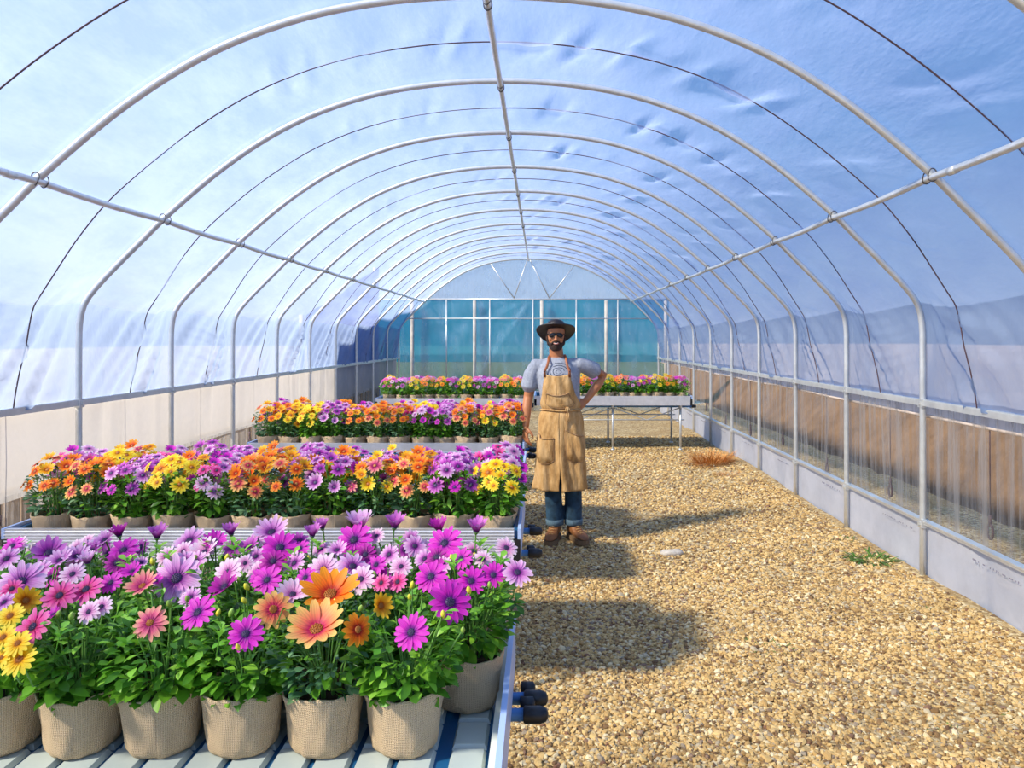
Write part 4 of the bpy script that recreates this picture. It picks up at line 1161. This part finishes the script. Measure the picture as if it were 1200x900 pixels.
# beard, hair, smile
b = MB()
rings(b, [(HX,HY-.038,hz-.010,.022,.040,.02),(HX,HY-.012,hz+.004,.046,.078,.02),(HX,HY-.002,hz+.028,.060,.0935,.02),(HX,HY,hz+.046,.065,.0925,.015),(HX,HY,hz+.060,.068,.082,.012)], 24)
for s in (-1, 1):
    limb(b, [(HX+s*.058,HY-.030,hz+.045),(HX+s*.068,HY-.018,hz+.085),(HX+s*.072,HY-.010,hz+.125)], [.016,.012,.008], 8)
    limb(b, [(HX+s*.002,HY-.094,hz+.068),(HX+s*.022,HY-.090,hz+.064),(HX+s*.040,HY-.076,hz+.045)], [.008,.009,.009], 8)
rem(b.build('beard', M['hairbrown'], man), .004, 2)
b = MB(); limb(b, [(HX-.024,HY-.086,hz+.056),(HX-.012,HY-.097,hz+.050),(HX,HY-.099,hz+.048),(HX+.012,HY-.097,hz+.050),(HX+.024,HY-.086,hz+.056)], [.003,.006,.007,.006,.003], 8); b.build('lips', M['lips'], man)
b = MB(); limb(b, [(HX-.018,HY-.094,hz+.056),(HX,HY-.104,hz+.0505),(HX+.018,HY-.094,hz+.056)], [.002,.0034,.002], 6); b.build('teeth', M['teeth'], man)
b = MB()
rings(b, [(HX,HY+.02,hz+.03,.055,.02,.07),(HX,HY+.012,hz+.08,.073,.02,.092),(HX,HY+.008,hz+.13,.078,.04,.098),(HX,HY,hz+.18,.077,.088,.104),(HX,HY,hz+.215,.05,.055,.075)], 20)
b.build('hair', M['hairbrown'], man)
# sunglasses
g = MB()
for s in (-1, 1):
    P = [(HX + s*(.031 + .026*math.cos(t)), HY-.093 + .010*math.cos(t)*(1 if s > 0 else 1)*(0) + .012*max(0, math.cos(t)), hz + .122 + (.021 if math.sin(t) < 0 else .015)*math.sin(t) - .004*math.cos(t)) for t in np.linspace(0, 2*PI, 17)[:-1]]
    g.add([(HX + s*.031, HY-.099, hz+.121)] + P, [(0, i+1, (i+1) % 16 + 1) for i in range(16)], 0)
    g.tube(P, .0022, 6, 1, closed=True)
    g.tube([(HX+s*.056,HY-.080,hz+.130),(HX+s*.076,HY-.04,hz+.128),(HX+s*.077,HY+.01,hz+.122)], .0028, 6, 1)
g.tube([(HX-.008,HY-.098,hz+.130),(HX,HY-.102,hz+.132),(HX+.008,HY-.098,hz+.130)], .002, 6, 1); g.tube([(HX-.012,HY-.096,hz+.137),(HX+.012,HY-.096,hz+.137)], .0018, 6, 1)
g.build('sunglasses', [M['lens'], M['metal']], man)
# hat: brim dips front and back, turned up at the sides, tipped back a little
hat = MB(); tilt = R(-22)
def hpt(r, a, dz): 
    # a=0 to the right of the picture, -pi/2 to the front
    x = r*math.cos(a)*1.0; y = r*math.sin(a)*1.10
    e = max(0, (r - .085)) / .065
    z = dz + e*(.012*math.cos(a)**2 - (.030 if math.sin(a) > 0 else .004)*math.sin(a)**2)
    yy = y*math.cos(tilt) - z*math.sin(tilt); zz = y*math.sin(tilt) + z*math.cos(tilt)
    return (HX + x*.99 + .0, HY + .012 + yy, 1.703 + zz)
hr = [(.163,-.004),(.165,.001),(.163,.004),(.13,.004),(.11,.005),(.092,.006),(.084,.012),(.083,.03),(.081,.05),(.076,.066),(.064,.080),(.045,.086),(.022,.083),(.002,.080)]
P = [[hpt(r, 2*PI*k/32, z) for r, z in hr] for k in range(32)]
hat.grid(P, closeu=True, flip=False)
ir = [(.163,-.004),(.13,-.003),(.11,-.002),(.092,-.001),(.080,.0)]
hat.grid([[hpt(r, 2*PI*k/32, z) for r, z in ir] for k in range(32)], closeu=True, flip=True)
ho = hat.build('hat', M['felt'], man)
hb = MB(); hb.grid([[hpt(r, 2*PI*k/32, z) for r, z in ((.0865,.010),(.0865,.026),(.082,.030))] for k in range(32)], closeu=True); hb.build('hat_band', simple('hat_band', (.05,.035,.03), .5), ho)
# t-shirt
s = MB()
rings(s, [(.02,.0,.94,.180,.122,.138),(.02,.0,1.02,.165,.118,.122),(.015,.0,1.12,.160,.118,.114),(.0,.0,1.25,.172,.130,.120),(-.005,.005,1.36,.182,.124,.120),(-.008,.01,1.43,.175,.100,.105),(-.012,.01,1.475,.115,.075,.082),(-.02,.01,1.492,.070,.062,.066)], 28)
limb(s, [(-.10,.01,1.425), (-.185,.012,1.425), (-.224,.015,1.35), (-.246,.02,1.245)], [.052,.061,.067,.072], 16)
limb(s, [(.09,.01,1.432), (.165,.012,1.432), (.232,.04,1.410), (.300,.080,1.375)], [.050,.058,.066,.072], 16)
so = rem(s.build('t_shirt', M['shirt'], man), .008, 3)
c = MB(); c.tube([(-.02 + .066*math.cos(t), .008 + .062*math.sin(t), 1.492 + .012*math.sin(t)) for t in np.linspace(0, 2*PI, 25)[:-1]], .007, 6, closed=True)
c.build('collar', M['shirt'], so)
# jeans, cuffs, boots
j = MB()
rings(j, [(.02,.01,.80,.165,.11,.13),(.02,.01,.90,.176,.112,.132),(.02,.0,.99,.165,.108,.112)], 24)
for hip, kn, an in (((-.065,.01,.84),(-.052,-.015,.50),(-.034,.0,.135)), ((.105,.01,.84),(.115,-.015,.50),(.122,.01,.135))):
    A_, B_, C_ = Vector(hip), Vector(kn), Vector(an)
    j.tube([A_, A_.lerp(B_,.5), B_, B_.lerp(C_,.4), B_.lerp(C_,.8), C_], [.095,.088,.074,.071,.070,.070], 18)
jo = rem(j.build('jeans', M['denim'], man), .009, 3)
for c_ in ((-.034,.0,.145),(.122,.01,.145)):
    q = MB(); q.tube([(c_[0],c_[1],c_[2]-.028),(c_[0],c_[1],c_[2]-.024),(c_[0],c_[1],c_[2]+.020),(c_[0],c_[1],c_[2]+.024)], [.066,.074,.074,.066], 20); q.build('cuff', M['denimcuff'], jo)
def boot(x, y, rz):
    r_ = empty('boot'); r_.parent = man; r_.location = (x, y, .012); r_.rotation_euler = (0, 0, rz)
    u = MB()
    # sections along the foot (heel y=.085 to toe y=-.19)
    secs = [(.088,.026,.075),(.07,.038,.13),(.03,.043,.165),(-.01,.044,.155),(-.04,.044,.105),(-.08,.047,.082),(-.12,.052,.068),(-.155,.048,.056),(-.185,.034,.042),(-.20,.015,.03)]
    vs = []; n = 14
    for (yy, w, h) in secs:
        for k in range(n):
            a = 2*PI*k/n; cx_, sz = math.sin(a), math.cos(a)
            vs.append((w*(abs(cx_)**.7)*(1 if cx_ > 0 else -1), yy, .024 + (h - .024)*.5*(1 + (abs(sz)**.7)*(1 if sz > 0 else -1))))
    fs = [(i*n+k, i*n+(k+1) % n, (i+1)*n+(k+1) % n, (i+1)*n+k) for i in range(len(secs)-1) for k in range(n)] + [tuple(range(n))[::-1], tuple((len(secs)-1)*n+k for k in range(n))]
    u.add(vs, fs); uo = u.build('upper', M['boot'], r_)
    ub = MB(); ub.tube([(0,.03,.10),(0,.025,.14),(0,.022,.175)], [.046,.047,.050], 16); ub.build('shaft', M['boot'], r_)
    so_ = MB(); out = [(0,.098),(.03,.09),(.043,.06),(.042,0),(.046,-.06),(.057,-.12),(.05,-.17),(.03,-.20),(0,-.212)]
    out = out + [(-x_, y_) for x_, y_ in out[::-1][1:-1]]
    k = len(out); so_.add([(x_, y_, -.014) for x_, y_ in out] + [(x_, y_, .022) for x_, y_ in out], [tuple(range(k)), tuple(range(k, 2*k))[::-1]] + [(i, k+i, k+(i+1) % k, (i+1) % k) for i in range(k)], smooth=False)
    so_.build('sole', M['sole'], r_)
    la = MB()
    for q in range(5): yy = -.035 - q*.022; zz = .118 - q*.013; la.tube([(-.024, yy, zz-.006), (0, yy-.006, zz+.002), (.024, yy, zz-.006)], .0032, 5)
    la.build('laces', M['canvas'], r_)
boot(-.035, -.015, R(-14)); boot(.128, -.005, R(24))
# apron
zs_  = [.42,.55,.70,.85,.98,1.065,1.12,1.20,1.28,1.36]
xl_  = [-.200,-.192,-.186,-.176,-.162,-.150,-.150,-.142,-.130,-.120]
xr_  = [.235,.228,.218,.205,.192,.182,.172,.125,.100,.086]
rx_  = [.222,.216,.208,.196,.182,.172,.176,.186,.192,.190]
fr_  = [.165,.162,.156,.148,.140,.132,.132,.142,.142,.130]
cx_  = [.018,.018,.018,.016,.018,.018,.012,.004,.0,-.005]
def ap(zv, s, off=0):
    """point of the apron at height z, s in 0..1 from its left to its right edge"""
    I = lambda T: float(np.interp(zv, zs_, T))
    c, a, f_, l, r = I(cx_), I(rx_), I(fr_), I(xl_), I(xr_)
    A0 = math.asin(max(-1, min(1, (l - c)/a))); A1 = math.asin(max(-1, min(1, (r - c)/a)))
    ph = A0 + (A1 - A0)*s
    k = max(0, min(1, (1.05 - zv)/.4)); kb = max(0, min(1, (zv - 1.08)/.2))
    rip = k*(.013*math.sin(ph*8.5 + 1.2*zv*2) + .007*math.sin(ph*17 + 2 + zv*9)) + kb*.006*math.sin(s*17 + zv*4) + .003*math.sin(zv*34 + ph*5)
    waist = -.012*math.exp(-((zv - 1.065)/.022)**2)
    q = off + rip + waist
    return Vector((c + (a + q)*math.sin(ph), -(f_ + q)*math.cos(ph) , zv))
apr = MB()
zz = list(np.linspace(1.36, .58, 56)); n = 50
zz = list(np.linspace(1.36, .42, 68))
for s0, s1 in ((0, .49), (.49, 1)):                      # two halves meet in a centre seam that opens into the slit
    P = []
    for i in range(27):
        t = i/26; colm = []
        for zv in zz:
            sv = s0 + (s1 - s0)*t; top = max(0, (zv - 1.32)/.04)
            p = ap(zv - .018*top*(1 - (2*sv - 1)**2), sv)
            g = max(0, min(1, (.60 - zv)/.12)) * .012 * (t if s1 < .6 else t - 1)
            colm.append(p - Vector((g*1.0 if s1 < .6 else g, 0, 0)))
        P.append(colm)
    apr.grid(P, flip=True)
ao = apr.build('apron', M['canvas'], man)
sd = ao.modifiers.new('solid', 'SOLIDIFY'); sd.thickness = .004; sd.offset = 1
def patch(name, z0, z1, s0, s1, bul, lean=0, sagtop=.0):
    q = MB(); nu, nv = 16, 14; P = []
    for i in range(nu):
        a = i/(nu-1); colm = []
        for jj in range(nv):
            b = jj/(nv-1); zt = z1 + lean*(a - .5) - sagtop*math.sin(PI*a)
            zb = z0 + .035*(abs(2*a - 1)**3)
            zv = zb + (zt - zb)*b; e = min(1, 5*min(a, 1 - a))*min(1, 5*b + 0)
            colm.append(ap(zv, s0 + (s1 - s0)*a, .009 + e*bul*(.35 + .65*math.sin(PI*min(1, b*.9 + .1))) + .006*e*math.sin(a*9 + b*4)))
        P.append(colm)
    q.grid(P); po = q.build(name, M['canvas'], ao); sl = po.modifiers.new('solid', 'SOLIDIFY'); sl.thickness = .004
    h = MB(); h.tube([P[i][nv-1] + Vector((0,-.003,0)) for i in range(nu)], .0045, 6); h.tube([P[0][jj] for jj in range(nv)], .0028, 5); h.tube([P[i][0] for i in range(nu)], .0028, 5); h.tube([P[nu-1][jj] for jj in range(nv)], .0028, 5)
    h.build('pocket_hem', M['seam'], po)
patch('pocket', 1.085, 1.205, .20, .80, .006, .0, .02)
patch('pocket', .635, .860, .06, .40, .022, -.03, .022)
patch('pocket', .655, .885, .58, .93, .026, -.06, .02)
t_ = MB(); t_.tube([ap(1.065, s_, .016) + Vector((0, 0, .004*math.sin(s_*9))) for s_ in np.linspace(0, 1, 26)], .006, 6)
k0 = ap(1.065, .62, .022)
t_.tube([k0 + Vector((.016*math.cos(t), -.006, .014*math.sin(t) + .012)) for t in np.linspace(0, 2*PI, 12)[:-1]], .005, 6, closed=True)
t_.tube([k0, k0 + Vector((.012,-.012,-.03)), k0 + Vector((.006,-.006,-.085))], .005, 6); t_.tube([k0, k0 + Vector((-.008,-.012,-.04)), k0 + Vector((.0,-.006,-.13)), k0 + Vector((-.004,-.006,-.20))], .0045, 6)
t_.tube([k0 + Vector((0,0,.03)), k0 + Vector((0,-.012,.0)), k0 + Vector((0,0,-.02))], .008, 6)
t_.build('waist_tie', M['canvas'], ao)
for s_, e1, e2 in ((.05, (-.088, -.088, 1.46), (-.072, .0, 1.508)), (.95, (.058, -.088, 1.46), (.045, .0, 1.512))):
    q0 = ap(1.352, s_, .012); pts = [q0 + Vector((0,0,-.02)), q0 + Vector((0,-.002,.03)), q0.lerp(Vector(e1), .6) + Vector((0,-.006,0)), Vector(e1) + Vector((0,-.016,.0)), Vector((e1[0]*.95, -.055, 1.492)), Vector(e2), Vector((e2[0]*.8, .07, 1.49))]
    st = MB(); st.tube(pts, .009, 8, ell=[(.003, .0105)]*len(pts)); sto = st.build('neck_strap', M['leather'], ao)
    rv = MB(); ball(rv, q0 + Vector((0,-.006,.0)), .006, 8); ball(rv, q0 + Vector((0,-.007,.028)), .005, 8); rv.build('rivet', M['metal'], sto)
